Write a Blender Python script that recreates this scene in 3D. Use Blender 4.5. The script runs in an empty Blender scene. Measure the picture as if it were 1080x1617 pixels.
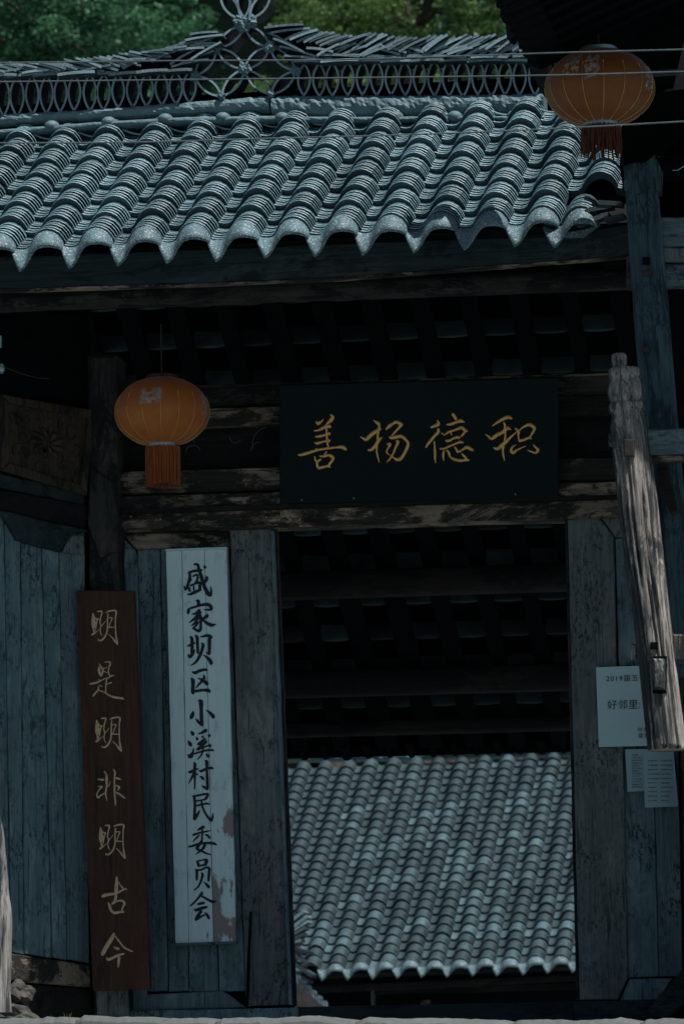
import bpy, math, random
from mathutils import Vector, Matrix, noise
random.seed(7)
R = math.radians
SC = bpy.context.scene
COL = SC.collection

# ------------------------------------------------------------------ camera
F = 6500.0                       # focal length in pixels of the 1080 px wide picture
YAW, PITCH, ROLL = R(10.5), math.atan(942/6500), 0.020
DIST, EYE = 21.0, 1.6
CP = Vector((DIST*math.sin(YAW), -DIST*math.cos(YAW), EYE))
CD = Vector((-math.sin(YAW)*math.cos(PITCH), math.cos(YAW)*math.cos(PITCH), math.sin(PITCH)))
_r0 = Vector((math.cos(YAW), math.sin(YAW), 0)); _u0 = _r0.cross(CD)
CR = _r0*math.cos(ROLL) - _u0*math.sin(ROLL)
CU = _u0*math.cos(ROLL) + _r0*math.sin(ROLL)
cam_d = bpy.data.cameras.new('camera'); cam = bpy.data.objects.new('camera', cam_d); COL.objects.link(cam)
m = Matrix.Identity(4)
for i in range(3):
    m[i][0] = CR[i]; m[i][1] = CU[i]; m[i][2] = -CD[i]; m[i][3] = CP[i]
cam.matrix_world = m
cam_d.sensor_fit = 'HORIZONTAL'; cam_d.sensor_width = 36; cam_d.lens = F/1080*36
cam_d.clip_start = 0.5; cam_d.clip_end = 900
cam_d.dof.use_dof = True; cam_d.dof.focus_distance = 20.6; cam_d.dof.aperture_fstop = 8
SC.camera = cam

# ------------------------------------------------------------------ light
SUN_EL, SUN_AZ = R(60), R(120)   # azimuth clockwise from +Y
sv = Vector((math.sin(SUN_AZ)*math.cos(SUN_EL), math.cos(SUN_AZ)*math.cos(SUN_EL), math.sin(SUN_EL)))
w = bpy.data.worlds.new('World'); SC.world = w; w.use_nodes = True
nt = w.node_tree; nt.nodes.clear()
sky = nt.nodes.new('ShaderNodeTexSky'); sky.sky_type = 'NISHITA'; sky.sun_disc = False
sky.sun_elevation = SUN_EL; sky.sun_rotation = SUN_AZ; sky.altitude = 600
bg = nt.nodes.new('ShaderNodeBackground'); bg.inputs['Strength'].default_value = 0.05
wo = nt.nodes.new('ShaderNodeOutputWorld')
nt.links.new(sky.outputs[0], bg.inputs[0]); nt.links.new(bg.outputs[0], wo.inputs[0])
sd = bpy.data.lights.new('sun', 'SUN'); sd.energy = 5.0; sd.angle = R(0.5); sd.color = (1, .98, .95)
so = bpy.data.objects.new('sun', sd); COL.objects.link(so); so.location = (0, -10, 30)
so.rotation_mode = 'QUATERNION'; so.rotation_quaternion = sv.to_track_quat('Z', 'Y')
SC.view_settings.view_transform = 'Standard'; SC.view_settings.look = 'None'
SC.view_settings.exposure = 0.0; SC.view_settings.gamma = 1; SC.view_settings.use_curve_mapping = False
SC.cycles.max_bounces = 6

# ------------------------------------------------------------------ helpers
def ray(px, py): return (CD*F + CR*(px-540) - CU*(py-808.5)).normalized()
def P(px, py, Y):
    d = ray(px, py); return CP + d*((Y-CP.y)/d.y)
def PP(px, py, pl):
    p0, n = pl; d = ray(px, py); return CP + d*((p0-CP).dot(n)/d.dot(n))
def plane3(a, b, c):
    n = (b-a).cross(c-a).normalized()
    if n.y > 0: n = -n
    return (a, n)
def yplane(Y): return (Vector((0, Y, 0)), Vector((0, -1, 0)))
def tag(o, label=None, cat=None, group=None, kind=None):
    if label: o['label'] = label
    if cat: o['category'] = cat
    if group: o['group'] = group
    if kind: o['kind'] = kind
    return o
WL = {}
def place(o, parent, wl):
    wl = Vector(wl); WL[o.name] = wl
    if parent is not None:
        o.parent = parent; o.location = wl - WL[parent.name]
    else: o.location = wl
    return o
def thing(name, loc, label, cat, group=None):
    o = bpy.data.objects.new(name, None); COL.objects.link(o); o.empty_display_size = .1
    place(o, None, loc); return tag(o, label, cat, group)
def mobj(name, vs, fs, mat, parent=None, smooth=False, origin=None):
    vs = [Vector(v) for v in vs]
    if origin is None:
        lo = [min(v[i] for v in vs) for i in range(3)]; hi = [max(v[i] for v in vs) for i in range(3)]
        origin = Vector(((lo[0]+hi[0])/2, (lo[1]+hi[1])/2, lo[2]))
    me = bpy.data.meshes.new(name); me.from_pydata([tuple(v-origin) for v in vs], [], fs); me.update()
    if isinstance(mat, (list, tuple)):
        for q in mat: me.materials.append(q)
    else: me.materials.append(mat)
    if smooth:
        me.polygons.foreach_set('use_smooth', [True]*len(me.polygons))
    o = bpy.data.objects.new(name, me); COL.objects.link(o)
    return place(o, parent, origin)
class MB:
    def __init__(s): s.v = []; s.f = []
    def add(s, vs, fs):
        n = len(s.v); s.v += [Vector(v) for v in vs]; s.f += [tuple(i+n for i in f) for f in fs]
    def box(s, c, ax, ay, az):
        c = Vector(c); q = []
        for k in (-1, 1):
            for i, j in ((-1, -1), (1, -1), (1, 1), (-1, 1)): q.append(c+ax*i+ay*j+az*k)
        s.add(q, [(0, 3, 2, 1), (4, 5, 6, 7), (0, 1, 5, 4), (1, 2, 6, 5), (2, 3, 7, 6), (3, 0, 4, 7)])
    def tube(s, pts, r, n=8, cap=True):
        pts = [Vector(p) for p in pts]; rs = r if isinstance(r, (list, tuple)) else [r]*len(pts)
        vs = []; fs = []
        up = Vector((0, 0, 1))
        for i, p in enumerate(pts):
            t = (pts[min(i+1, len(pts)-1)]-pts[max(i-1, 0)]).normalized()
            a = t.cross(up)
            if a.length < .1: a = t.cross(Vector((0, 1, 0)))
            a.normalize(); b = a.cross(t).normalized()
            for k in range(n):
                th = 2*math.pi*k/n; vs.append(p + a*(math.cos(th)*rs[i]) + b*(math.sin(th)*rs[i]))
        for i in range(len(pts)-1):
            for k in range(n):
                k2 = (k+1) % n; fs.append((i*n+k, i*n+k2, (i+1)*n+k2, (i+1)*n+k))
        if cap:
            fs.append(tuple(range(n))); fs.append(tuple((len(pts)-1)*n+k for k in reversed(range(n))))
        s.add(vs, fs)
    def build(s, name, mat, parent=None, smooth=False, **k): return mobj(name, s.v, s.f, mat, parent, smooth, **k)

def densify(poly, step, jit):
    out = []
    for i in range(len(poly)):
        a = Vector(poly[i]); b = Vector(poly[(i+1) % len(poly)]); L = (b-a).length
        n = max(1, int(L/step)); out.append(a)
        nn = Vector((-(b-a).y, (b-a).x)).normalized()
        for k in range(1, n):
            out.append(a.lerp(b, k/n) + nn*random.uniform(-jit, jit))
    return out
def inset(poly, d):
    n = len(poly); out = []
    area = sum(poly[i].x*poly[(i+1) % n].y - poly[(i+1) % n].x*poly[i].y for i in range(n))
    s = 1 if area > 0 else -1
    for i in range(n):
        a = (poly[i]-poly[i-1]); b = (poly[(i+1) % n]-poly[i])
        if a.length < 1e-6 or b.length < 1e-6: out.append(poly[i]); continue
        na = Vector((-a.y, a.x)).normalized()*s; nb = Vector((-b.y, b.x)).normalized()*s
        q = (na+nb)
        if q.length < .3: q = na
        q = q.normalized(); c = max(.45, q.dot(na))
        out.append(poly[i] + q*(d/c))
    return out
def slab(name, pts, pl, th, mat, parent, jit=.5, bev=1.1, step=26, push=0.0, **k):
    """front outline given in picture pixels on plane pl; extruded away from the viewer by th metres"""
    if not isinstance(pl, tuple): pl = yplane(pl)
    n = pl[1]
    poly = densify([Vector(p) for p in pts], step, jit)
    inn = inset(poly, bev)
    N = len(poly); vs = []
    bm_ = bev/300.0
    vs += [PP(p.x, p.y, pl) + n*push for p in inn]
    vs += [PP(p.x, p.y, pl) - n*(bm_-push) for p in poly]
    vs += [PP(p.x, p.y, pl) - n*(th-push) for p in poly]
    fs = [tuple(range(N))]
    for i in range(N):
        j = (i+1) % N
        fs.append((i, N+i, N+j, j)); fs.append((N+i, 2*N+i, 2*N+j, N+j))
    fs.append(tuple(2*N+i for i in reversed(range(N))))
    # orient
    me_n = (vs[1]-vs[0]).cross(vs[2]-vs[0])
    o = mobj(name, vs, fs, mat, parent, **k)
    import bmesh
    b = bmesh.new(); b.from_mesh(o.data); bmesh.ops.recalc_face_normals(b, faces=b.faces); b.to_mesh(o.data); b.free()
    return o
def copy_to(o, parent, wl, rot=None, scale=None):
    c = o.copy(); COL.objects.link(c); c.parent = None
    place(c, parent, wl)
    if rot is not None: c.rotation_mode = 'XYZ'; c.rotation_euler = rot
    if scale is not None: c.scale = scale
    return c

# ------------------------------------------------------------------ materials
def N(nt, t, **kw):
    n = nt.nodes.new(t)
    for k, v in kw.items():
        if k.startswith('i_'):
            n.inputs[k[2:].replace('_', ' ')].default_value = v
        else: setattr(n, k, v)
    return n
def newmat(name):
    m = bpy.data.materials.new(name); m.use_nodes = True; nt = m.node_tree; nt.nodes.clear()
    b = N(nt, 'ShaderNodeBsdfPrincipled'); o = N(nt, 'ShaderNodeOutputMaterial'); nt.links.new(b.outputs[0], o.inputs[0])
    return m, nt, b
def coords(nt, scale=(1, 1, 1)):
    tc = N(nt, 'ShaderNodeTexCoord'); oi = N(nt, 'ShaderNodeObjectInfo')
    mu = N(nt, 'ShaderNodeMath', operation='MULTIPLY'); mu.inputs[1].default_value = 41.0
    nt.links.new(oi.outputs['Random'], mu.inputs[0])
    ad = N(nt, 'ShaderNodeVectorMath', operation='ADD')
    nt.links.new(tc.outputs['Object'], ad.inputs[0]); nt.links.new(mu.outputs[0], ad.inputs[1])
    return ad, oi
def noisy(nt, vec, scale, detail=6, rough=.6, st=(1, 1, 1), lo=None, hi=None, dist=0):
    mp = N(nt, 'ShaderNodeVectorMath', operation='MULTIPLY'); mp.inputs[1].default_value = st
    nt.links.new(vec.outputs[0], mp.inputs[0])
    n = N(nt, 'ShaderNodeTexNoise'); n.inputs['Scale'].default_value = scale
    n.inputs['Detail'].default_value = detail; n.inputs['Roughness'].default_value = rough; n.inputs['Distortion'].default_value = dist
    nt.links.new(mp.outputs[0], n.inputs['Vector'])
    if lo is None: return n.outputs['Fac']
    r = N(nt, 'ShaderNodeMapRange'); r.inputs['From Min'].default_value = lo; r.inputs['From Max'].default_value = hi
    nt.links.new(n.outputs['Fac'], r.inputs['Value']); return r.outputs[0]
def mix(nt, fac, a, b):
    m = N(nt, 'ShaderNodeMix', data_type='RGBA')
    if isinstance(fac, (int, float)): m.inputs[0].default_value = fac
    else: nt.links.new(fac, m.inputs[0])
    for i, c in ((6, a), (7, b)):
        if isinstance(c, (tuple, list)): m.inputs[i].default_value = (*c[:3], 1)
        else: nt.links.new(c, m.inputs[i])
    return m.outputs[2]
def mul(nt, a, b):
    m = N(nt, 'ShaderNodeMath', operation='MULTIPLY')
    for i, c in ((0, a), (1, b)):
        if isinstance(c, (int, float)): m.inputs[i].default_value = c
        else: nt.links.new(c, m.inputs[i])
    return m.outputs[0]
def bump(nt, b, h, strength=.4, dist=.01):
    n = N(nt, 'ShaderNodeBump'); n.inputs['Strength'].default_value = strength; n.inputs['Distance'].default_value = dist
    nt.links.new(h, n.inputs['Height']); nt.links.new(n.outputs[0], b.inputs['Normal'])
def teal(c, k=1.02): return (c[0]*.86 if c[0] < c[1] else c[0], c[1], c[2]*k)
def wood(name, c1, c2, patch=(.012, .016, .018), amount=.5, axis='Z', pscale=5, warm=(.16, .11, .075), warmamt=.25, bs=.6, rough=.85, pst=.35, pk=.9):
    c1 = teal(c1); c2 = teal(c2); patch = teal(patch)
    m, nt, b = newmat(name); v, oi = coords(nt)
    ln = {'Z': (1, 1, .045), 'X': (.045, 1, 1), 'Y': (1, .045, 1)}[axis]
    ln3 = {'Z': (1, 1, .45), 'X': (.3, 1, 1), 'Y': (1, .3, 1)}[axis]
    ln2 = {'Z': (1, 1, pst), 'X': (pst, 1, 1), 'Y': (1, pst, 1)}[axis]
    g = noisy(nt, v, 95, 5, .65, ln, .28, .72)
    g2 = noisy(nt, v, 22, 4, .6, ln, .3, .7, 1.2)
    col = mix(nt, g, c1, c2)
    col = mix(nt, mul(nt, g2, .55), col, tuple(x*.45 for x in c1))
    wv = noisy(nt, v, 2.3, 4, .6, ln2, .52, .75)
    col = mix(nt, mul(nt, wv, warmamt), col, warm)
    th = .72 - .3*amount
    pale = noisy(nt, v, pscale*.45, 7, .7, ln2, .50, .68, .8)
    col = mix(nt, mul(nt, pale, .55), col, tuple(min(.9, q*1.45+.012) for q in (c2[0]*1.12, c2[1], c2[2]*.93)))
    p1 = noisy(nt, v, pscale, 10, .78, ln2, th-.025, th+.025, .6)
    col = mix(nt, mul(nt, p1, pk), col, patch)
    big = noisy(nt, v, pscale*.35, 3, .5, (1, 1, 1), .42, .62)
    p2 = noisy(nt, v, pscale*4.5, 8, .8, ln3, .56-.12*amount, .59-.12*amount, .3)
    col = mix(nt, mul(nt, mul(nt, p2, big), .92), col, patch)
    ck = noisy(nt, v, 48, 2, .4, ln, .665, .69)
    col = mix(nt, mul(nt, ck, .75), col, tuple(x*.3 for x in c1))
    sp = noisy(nt, v, 60, 3, .6, ln2, .66, .72)
    col = mix(nt, mul(nt, sp, .6), col, patch)
    nt.links.new(col, b.inputs['Base Color']); b.inputs['Roughness'].default_value = rough
    b.inputs['Specular IOR Level'].default_value = .25
    hh = N(nt, 'ShaderNodeMath', operation='ADD'); nt.links.new(g, hh.inputs[0]); nt.links.new(mul(nt, g2, 2), hh.inputs[1])
    bump(nt, b, hh.outputs[0], bs, .004)
    return m
def plain(name, c, rough=.7, c2=None, scale=20, bs=.2, metal=0, spec=.3, st=(1, 1, 1)):
    m, nt, b = newmat(name); v, oi = coords(nt)
    g = noisy(nt, v, scale, 6, .65, st, .3, .7)
    nt.links.new(mix(nt, g, c, c2 or tuple(x*.6 for x in c)), b.inputs['Base Color'])
    b.inputs['Roughness'].default_value = rough; b.inputs['Metallic'].default_value = metal; b.inputs['Specular IOR Level'].default_value = spec
    bump(nt, b, g, bs, .004)
    return m
def tilemat(name, c, vmin, vmax, lich=.25, lcol=(.5, .55, .56), rough=.55, spec=.35, power=1.0):
    c = (c[0]*.86, c[1]*.985, c[2]*1.02)
    m, nt, b = newmat(name); v, oi = coords(nt)
    rr = N(nt, 'ShaderNodeMath', operation='POWER'); nt.links.new(oi.outputs['Random'], rr.inputs[0]); rr.inputs[1].default_value = power
    col = mix(nt, rr.outputs[0], tuple(x*vmin for x in c), tuple(x*vmax for x in c))
    st = noisy(nt, v, 9, 5, .65, (1, 1, 1), .35, .7)
    col = mix(nt, mul(nt, st, .6), col, tuple(x*.42 for x in c))
    gr = noisy(nt, v, 150, 3, .7, (1, 1, 1), .3, .75)
    col = mix(nt, mul(nt, gr, .35), col, tuple(min(1, x*1.6) for x in c))
    li = noisy(nt, v, 110, 5, .8, (1, 1, 1), .72-.35*lich, .76-.3*lich)
    col = mix(nt, mul(nt, li, .75), col, lcol)
    nt.links.new(col, b.inputs['Base Color']); b.inputs['Roughness'].default_value = rough; b.inputs['Specular IOR Level'].default_value = spec
    bump(nt, b, gr, .35, .003)
    return m

TEAL = (.085, .115, .125)
M_roof = tilemat('grey_cement_tile', (.082, .128, .142), .45, 1.35, .2, (.42, .52, .55), .42, .5)
M_drip = tilemat('lichened_drip_tile', (.095, .15, .165), .7, 1.25, .50, (.6, .7, .73))
M_edge = tilemat('pale_tile_edge', (.22, .33, .36), .6, 1.4, .35, (.6, .72, .75), .4, .5)  # paler strip along the lower edge of each rib
M_far = tilemat('pale_cement_tile', (.055, .082, .090), .7, 2.5, .05, power=3.6)
M_under = tilemat('old_grey_clay_tile', (.036, .062, .07), .15, 1.8, .05)
M_plaster = tilemat('grey_lime_plaster', (.13, .19, .205), .85, 1.15, .15)
M_ridge = tilemat('lit_front_ridge_tile', (.27, .34, .355), .6, 1.3, .4, (.5, .56, .57))  # light tone that paints the lit front edges of the openwork
M_inner = tilemat('shade_dark_tile_inside', (.022, .03, .033), .6, 1.4, .1, (.1, .12, .12))  # shade inside the ridge openwork, put into the colour
M_capedge = tilemat('lit_cap_edge_tile', (.20, .26, .275), .3, 2.0, .45, (.55, .62, .63))  # highlight on the cap tile fronts, put into the colour
M_cap = tilemat('old_stacked_tile', (.035, .048, .054), .3, 2.0, .2, (.4, .43, .44))  # dark cap sides paint the shade; plain tile colour elsewhere
M_wall = wood('weathered_teal_plank', (.11, .165, .178), (.20, .27, .28), (.02, .03, .032), amount=.33, pscale=11, pk=.7)
M_wallL = wood('flaking_blue_plank', (.115, .185, .20), (.205, .29, .305), (.014, .032, .040), .46, pscale=14, pk=.75, pst=.3)
M_stile = wood('grey_brown_frame_wood', (.115, .13, .128), (.215, .225, .22), (.018, .025, .026), amount=.32, pscale=13, pk=.75, warmamt=.45)
M_beam = wood('flaking_brown_beam', (.13, .11, .085), (.36, .295, .22), (.004, .006, .007), .80, 'X', 5, (.20, .13, .08), .5)
M_dark = wood('sooty_black_wood', (.008, .010, .010), (.016, .016, .014), (.003, .004, .005), .6, 'X', 4, (.04, .022, .012), .35)
M_darkZ = wood('sooty_black_post_wood', (.03, .035, .034), (.06, .058, .05), (.008, .010, .012), .7, 'Z', 6, (.10, .07, .045), .35)
M_carve = wood('dark_brown_carved_wood', (.04, .032, .022), (.075, .06, .04), (.012, .012, .01), .5, 'Z', 6, (.09, .065, .035), .4)
M_brown = wood('red_brown_varnished_board', (.05, .021, .010), (.085, .034, .015), (.012, .006, .004), .25, 'Z', 4, (.045, .018, .008), .3, .25, .5)
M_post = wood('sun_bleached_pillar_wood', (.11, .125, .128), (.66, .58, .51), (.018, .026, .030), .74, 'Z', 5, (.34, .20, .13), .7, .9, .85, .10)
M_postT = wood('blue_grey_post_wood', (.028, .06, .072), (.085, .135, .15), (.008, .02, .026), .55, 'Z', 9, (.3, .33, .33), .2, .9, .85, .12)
M_rail = wood('blue_grey_rail_wood', (.09, .13, .145), (.17, .215, .225), (.03, .045, .05), .45, 'X', 7, (.22, .15, .10), .4, .8)
M_fascia = wood('dark_teal_eave_board', (.016, .028, .032), (.032, .05, .055), (.006, .012, .014), .5, 'X', 6, (.12, .08, .05), .25)
M_purl = wood('dull_grey_purlin', (.03, .034, .032), (.07, .065, .055), (.006, .008, .009), .6, 'X', 5)
M_endgrain = plain('sawn_end_grain', (.30, .27, .24), .9, (.16, .14, .12), 45, .5)
M_iron = plain('rusty_iron', (.05, .035, .028), .7, (.02, .02, .02), 50, .4)
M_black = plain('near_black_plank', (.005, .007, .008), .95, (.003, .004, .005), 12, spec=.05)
M_shade = plain('shade_black_board', (.0012, .0017, .002), 1, (.0008, .001, .0012), 12, spec=0)  # black that paints the shade under the stilt house eave
M_gold = plain('worn_gold_leaf', (1.0, .62, .19), .4, (.6, .34, .09), 60, .15, .1, .6)
M_goldpale = plain('dull_gold_paint', (.72, .56, .32), .6, (.42, .31, .17), 70, .15, 0, .4)
M_ink = plain('black_brush_paint', (.006, .014, .02), .6, (.012, .02, .026), 40, .05)
M_board = plain('black_green_lacquer', (.0028, .0105, .0125), .6, (.002, .008, .0095), 5, .03, spec=.12)
M_paper = plain('pale_blue_grey_paper', (.46, .65, .665), .8, (.42, .60, .615), 3, .05)
M_paper2 = plain('grey_notice_paper', (.32, .46, .49), .8, (.28, .42, .45), 5, .05)
M_print = plain('faded_print_ink', (.03, .06, .075), .7)
M_print2 = plain('faint_print_ink', (.13, .21, .25), .7)
M_stone = tilemat('pale_step_stone', (.16, .15, .138), .8, 1.2, .3, (.4, .4, .38), .9)
M_ground = plain('packed_earth_and_stone', (.20, .23, .23), .95, (.15, .175, .175), 1.2, .5, spec=.1)
M_moss = plain('mossy_dark_rock', (.02, .028, .028), .95, (.13, .115, .10), 16, 1.0, spec=.1)
M_wire = plain('grey_cable_sheath', (.12, .16, .175), .6)
M_bark = wood('tree_bark', (.05, .045, .035), (.10, .085, .065), amount=.4)
M_metal = plain('pale_tin_ring', (.30, .42, .42), .35, (.18, .26, .27), 30, .1, .7, .5)
M_grass = plain('fresh_grass', (.10, .20, .04), .6)

def signmat(k=.06, nm='peeling_white_painted_plank'):
    m, nt, b = newmat(nm); v, oi = coords(nt)
    g = noisy(nt, v, 70, 4, .6, (1, 1, .06), .3, .7)
    col = mix(nt, g, (.52, .70, .71), (.60, .78, .78))
    d = noisy(nt, v, 9, 6, .7, (1, 1, .5), .56, .66); col = mix(nt, mul(nt, d, .45), col, (.17, .25, .28))
    # bare wood where the paint has come off, more towards the lower end of the board
    tc = N(nt, 'ShaderNodeTexCoord'); sp = N(nt, 'ShaderNodeSeparateXYZ'); nt.links.new(tc.outputs['Object'], sp.inputs[0])
    hz = N(nt, 'ShaderNodeMapRange'); nt.links.new(sp.outputs['Z'], hz.inputs['Value'])
    hz.inputs['From Min'].default_value = .1; hz.inputs['From Max'].default_value = .95; hz.inputs['To Min'].default_value = k; hz.inputs['To Max'].default_value = -.03
    pn = noisy(nt, v, 7, 8, .65, (1, 1, .35))
    s = N(nt, 'ShaderNodeMath', operation='ADD'); nt.links.new(pn, s.inputs[0]); nt.links.new(hz.outputs[0], s.inputs[1])
    r = N(nt, 'ShaderNodeMapRange'); nt.links.new(s.outputs[0], r.inputs['Value']); r.inputs['From Min'].default_value = .655; r.inputs['From Max'].default_value = .685
    col = mix(nt, mul(nt, r.outputs[0], .85), col, (.17, .12, .095))
    nt.links.new(col, b.inputs['Base Color']); b.inputs['Roughness'].default_value = .7
    bump(nt, b, pn, .4, .004); return m
M_sign = signmat(); M_sign2 = signmat(.245, 'badly_peeled_white_painted_plank')
def leafmat(name, c1, c2):
    m, nt, b = newmat(name); tc = N(nt, 'ShaderNodeTexCoord')
    v = N(nt, 'ShaderNodeVectorMath', operation='ADD'); nt.links.new(tc.outputs['Object'], v.inputs[0])
    g = noisy(nt, v, 1.6, 6, .75, (1, 1, 1), .42, .62)
    col = mix(nt, g, c1, c2); g2 = noisy(nt, v, 9, 2, .5, (1, 1, 1), .35, .7); col = mix(nt, mul(nt, g2, .6), col, tuple(x*1.8 for x in c2))
    nt.links.new(col, b.inputs['Base Color']); b.inputs['Roughness'].default_value = .5
    tr = N(nt, 'ShaderNodeBsdfTranslucent'); nt.links.new(col, tr.inputs[0])
    ms = N(nt, 'ShaderNodeMixShader'); ms.inputs[0].default_value = .3
    out = [n for n in nt.nodes if n.type == 'OUTPUT_MATERIAL'][0]
    nt.links.new(b.outputs[0], ms.inputs[1]); nt.links.new(tr.outputs[0], ms.inputs[2]); nt.links.new(ms.outputs[0], out.inputs[0])
    return m
M_leafA = leafmat('deep_green_leaves', (.006, .030, .022), (.08, .225, .11))
M_leafB = leafmat('yellow_green_leaves', (.008, .034, .018), (.15, .26, .075))
def lanternmat(nm='orange_lantern_silk', k=1.0):
    m, nt, b = newmat(nm); v, oi = coords(nt)
    g = noisy(nt, v, 12, 4, .5, (1, 1, 1), .3, .7)
    col = mix(nt, g, (.62*k, .20*k, .030*k), (.48*k, .145*k, .02*k))
    nt.links.new(col, b.inputs['Base Color']); b.inputs['Roughness'].default_value = .45
    b.inputs['Sheen Weight'].default_value = .2
    tr = N(nt, 'ShaderNodeBsdfTranslucent'); nt.links.new(col, tr.inputs[0])
    ms = N(nt, 'ShaderNodeMixShader'); ms.inputs[0].default_value = .42
    out = [n for n in nt.nodes if n.type == 'OUTPUT_MATERIAL'][0]
    nt.links.new(b.outputs[0], ms.inputs[1]); nt.links.new(tr.outputs[0], ms.inputs[2]); nt.links.new(ms.outputs[0], out.inputs[0])
    return m
M_lant = lanternmat(); M_lant2 = lanternmat('brown_orange_lantern_silk', .5)
M_tass = plain('rust_orange_fringe', (.36, .10, .02), .8, (.13, .035, .008), 120, .5, st=(1, 1, .05))
M_tassred = plain('dark_red_fringe', (.12, .035, .012), .8, (.05, .015, .006), 120, .5, st=(1, 1, .05))
M_lace = plain('faded_cream_print', (.42, .36, .31), .7, (.25, .2, .17), 60)
M_goldrib = plain('gold_rib_wire', (.8, .52, .16), .3, (.6, .36, .1), 40, .1, .6)

# ------------------------------------------------------------------ ground and hill
def structure(o): o['kind'] = 'structure'; return o
def grid(name, x0, x1, y0, y1, nx, ny, zf, mat):
    vs = []; fs = []
    for j in range(ny+1):
        for i in range(nx+1):
            x = x0+(x1-x0)*i/nx; y = y0+(y1-y0)*j/ny; vs.append((x, y, zf(x, y)))
    for j in range(ny):
        for i in range(nx):
            a = j*(nx+1)+i; fs.append((a, a+1, a+nx+2, a+nx+1))
    return structure(mobj(name, vs, fs, mat, None, True, origin=Vector((0, 0, 0))))
grid('ground', -300, 300, -80, 420, 60, 50, lambda x, y: -.02 + (0 if y < 25 else 0), M_ground)
def hz(x, y):
    t = max(0, y-30)
    return -1 + min(t*.62, 75) + 1.6*noise.noise(Vector((x*.08, y*.08, 0)))
M_hill = plain('undergrowth_slope', (.002, .004, .003), 1, (.003, .006, .004), 1.5, .8, spec=0)
grid('hillside', -220, 220, 27, 220, 70, 40, hz, M_hill)

# terrace that carries the gatehouse
ZT = P(540, 1622, -2.4).z
Yedge = -2.75
t = MB(); t.box((0, (Yedge+.35+5)/2, ZT/2-.02), Vector((7, 0, 0)), Vector((0, (5-Yedge-.35)/2, 0)), Vector((0, 0, ZT/2)))
terr = structure(t.build('terrace', M_ground))
xs = [-60, 118, 338, 560, 805, 1010, 1190]
tops = [1611, 1606, 1608, 1607, 1611, 1610, 1612]
for i in range(len(xs)-1):
    x0, x1 = xs[i]+1.5, xs[i+1]-1.5
    vs = []; fs = []; nx = 26; ny = 8
    A = P(x0, tops[i], Yedge); B = P(x1, tops[i+1], Yedge)
    for s in range(nx+1):
        f = s/nx; e = 1-min(1, min(f, 1-f)*16)**.5
        top = A.lerp(B, f); nz = .012*noise.noise(Vector((top.x*5, i*7, 0)))+.005*noise.noise(Vector((top.x*21, i, 0)))
        prof = [(0, -.45), (-.0, -.06), (.008, -.025), (.03, -.006), (.06, 0), (.2, .0), (.42, -.002), (.45, -.45)]
        for q, (dy, dz) in enumerate(prof):
            vs.append((top.x, Yedge+dy+e*.01, top.z+dz+(nz-e*.015 if q > 0 and q < 7 else 0)+(.006*noise.noise(Vector((top.x*30, q*3, i))) if 0 < q < 7 else 0)))
    for s in range(nx):
        for q in range(ny-1):
            a = s*ny+q; fs.append((a, a+ny, a+ny+1, a+1))
    fs.append(tuple(range(ny))); fs.append(tuple(nx*ny+q for q in reversed(range(ny))))
    mobj('coping_stone', vs, fs, M_stone, terr, False)

# ------------------------------------------------------------------ roof tile prototypes
def basis(pitch_deg, back=1):
    ux = Vector((1, 0, 0)); uv = Vector((0, math.cos(R(pitch_deg))*back, math.sin(R(pitch_deg)))); n = ux.cross(uv)
    if n.z < 0: n = -n
    return ux, uv, n
PROF = [(-.17, .05), (-.08, .015), (.02, 0), (.11, .008), (.18, .05), (.235, .125), (.31, .215), (.40, .285), (.50, .32), (.59, .325), (.69, .30), (.78, .24), (.85, .15), (.89, .06)]
def tile_mesh(name, p, L, ribs, rib, lap, mat, hs=1.0, tuck=.03, edge=None):
    vs = []; fs = []; sm = []
    prof = [(x*p, z*p*hs) for x, z in PROF]; np_ = len(prof)
    def row(v, h, zs=1, jx=0):
        n0 = len(vs)
        for i_, (x, z) in enumerate(prof):
            vs.append((x+(jx if i_ >= np_-3 else 0), v, z*zs+h))
        return n0
    def strip(a, b, s):
        for i in range(np_-1): fs.append((a+i, a+i+1, b+i+1, b+i)); sm.append(s)
    lastup = None; ei = []
    for k in range(ribs):
        v0 = L*k/ribs; v1 = L*(k+1)/ribs if k < ribs-1 else L+tuck
        jh = rib*random.uniform(.75, 1.25)
        hl = lap*(1-k/ribs)+jh; hu = lap*(1-(k+1)/ribs)
        uc = .016 if k == 0 else .010
        a = row(v0+uc, (-.012 if k == 0 else lastup-.002)); b = row(v0, hl-.003, 1, .006); strip(a, b, True)
        b1 = row(v0, hl-.003, 1, .006); c = row(v0+.004, hl, 1, .006); strip(b1, c, False); ei.append(len(fs)-np_+1)
        b2 = row(v0+.0041, hl, 1, .006); d = row(v1+.003, hu, 1, -.004); strip(b2, d, True)
        lastup = hu
    # right hand skirt
    x, z = prof[-1]; n0 = len(vs)
    vs += [(x, 0, z+lap+rib), (x, L, z), (x, L, z-.02), (x, 0, z-.014)]; fs.append((n0, n0+3, n0+2, n0+1)); sm.append(False)
    me = bpy.data.meshes.new(name); me.from_pydata(vs, [], fs); me.materials.append(mat); me.update()
    me.polygons.foreach_set('use_smooth', sm)
    if edge:
        me.materials.append(edge); mi = [0]*len(fs)
        for e in ei:
            for q in range(np_-1): mi[e+q] = 1
        me.polygons.foreach_set('material_index', mi)
    return me
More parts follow.
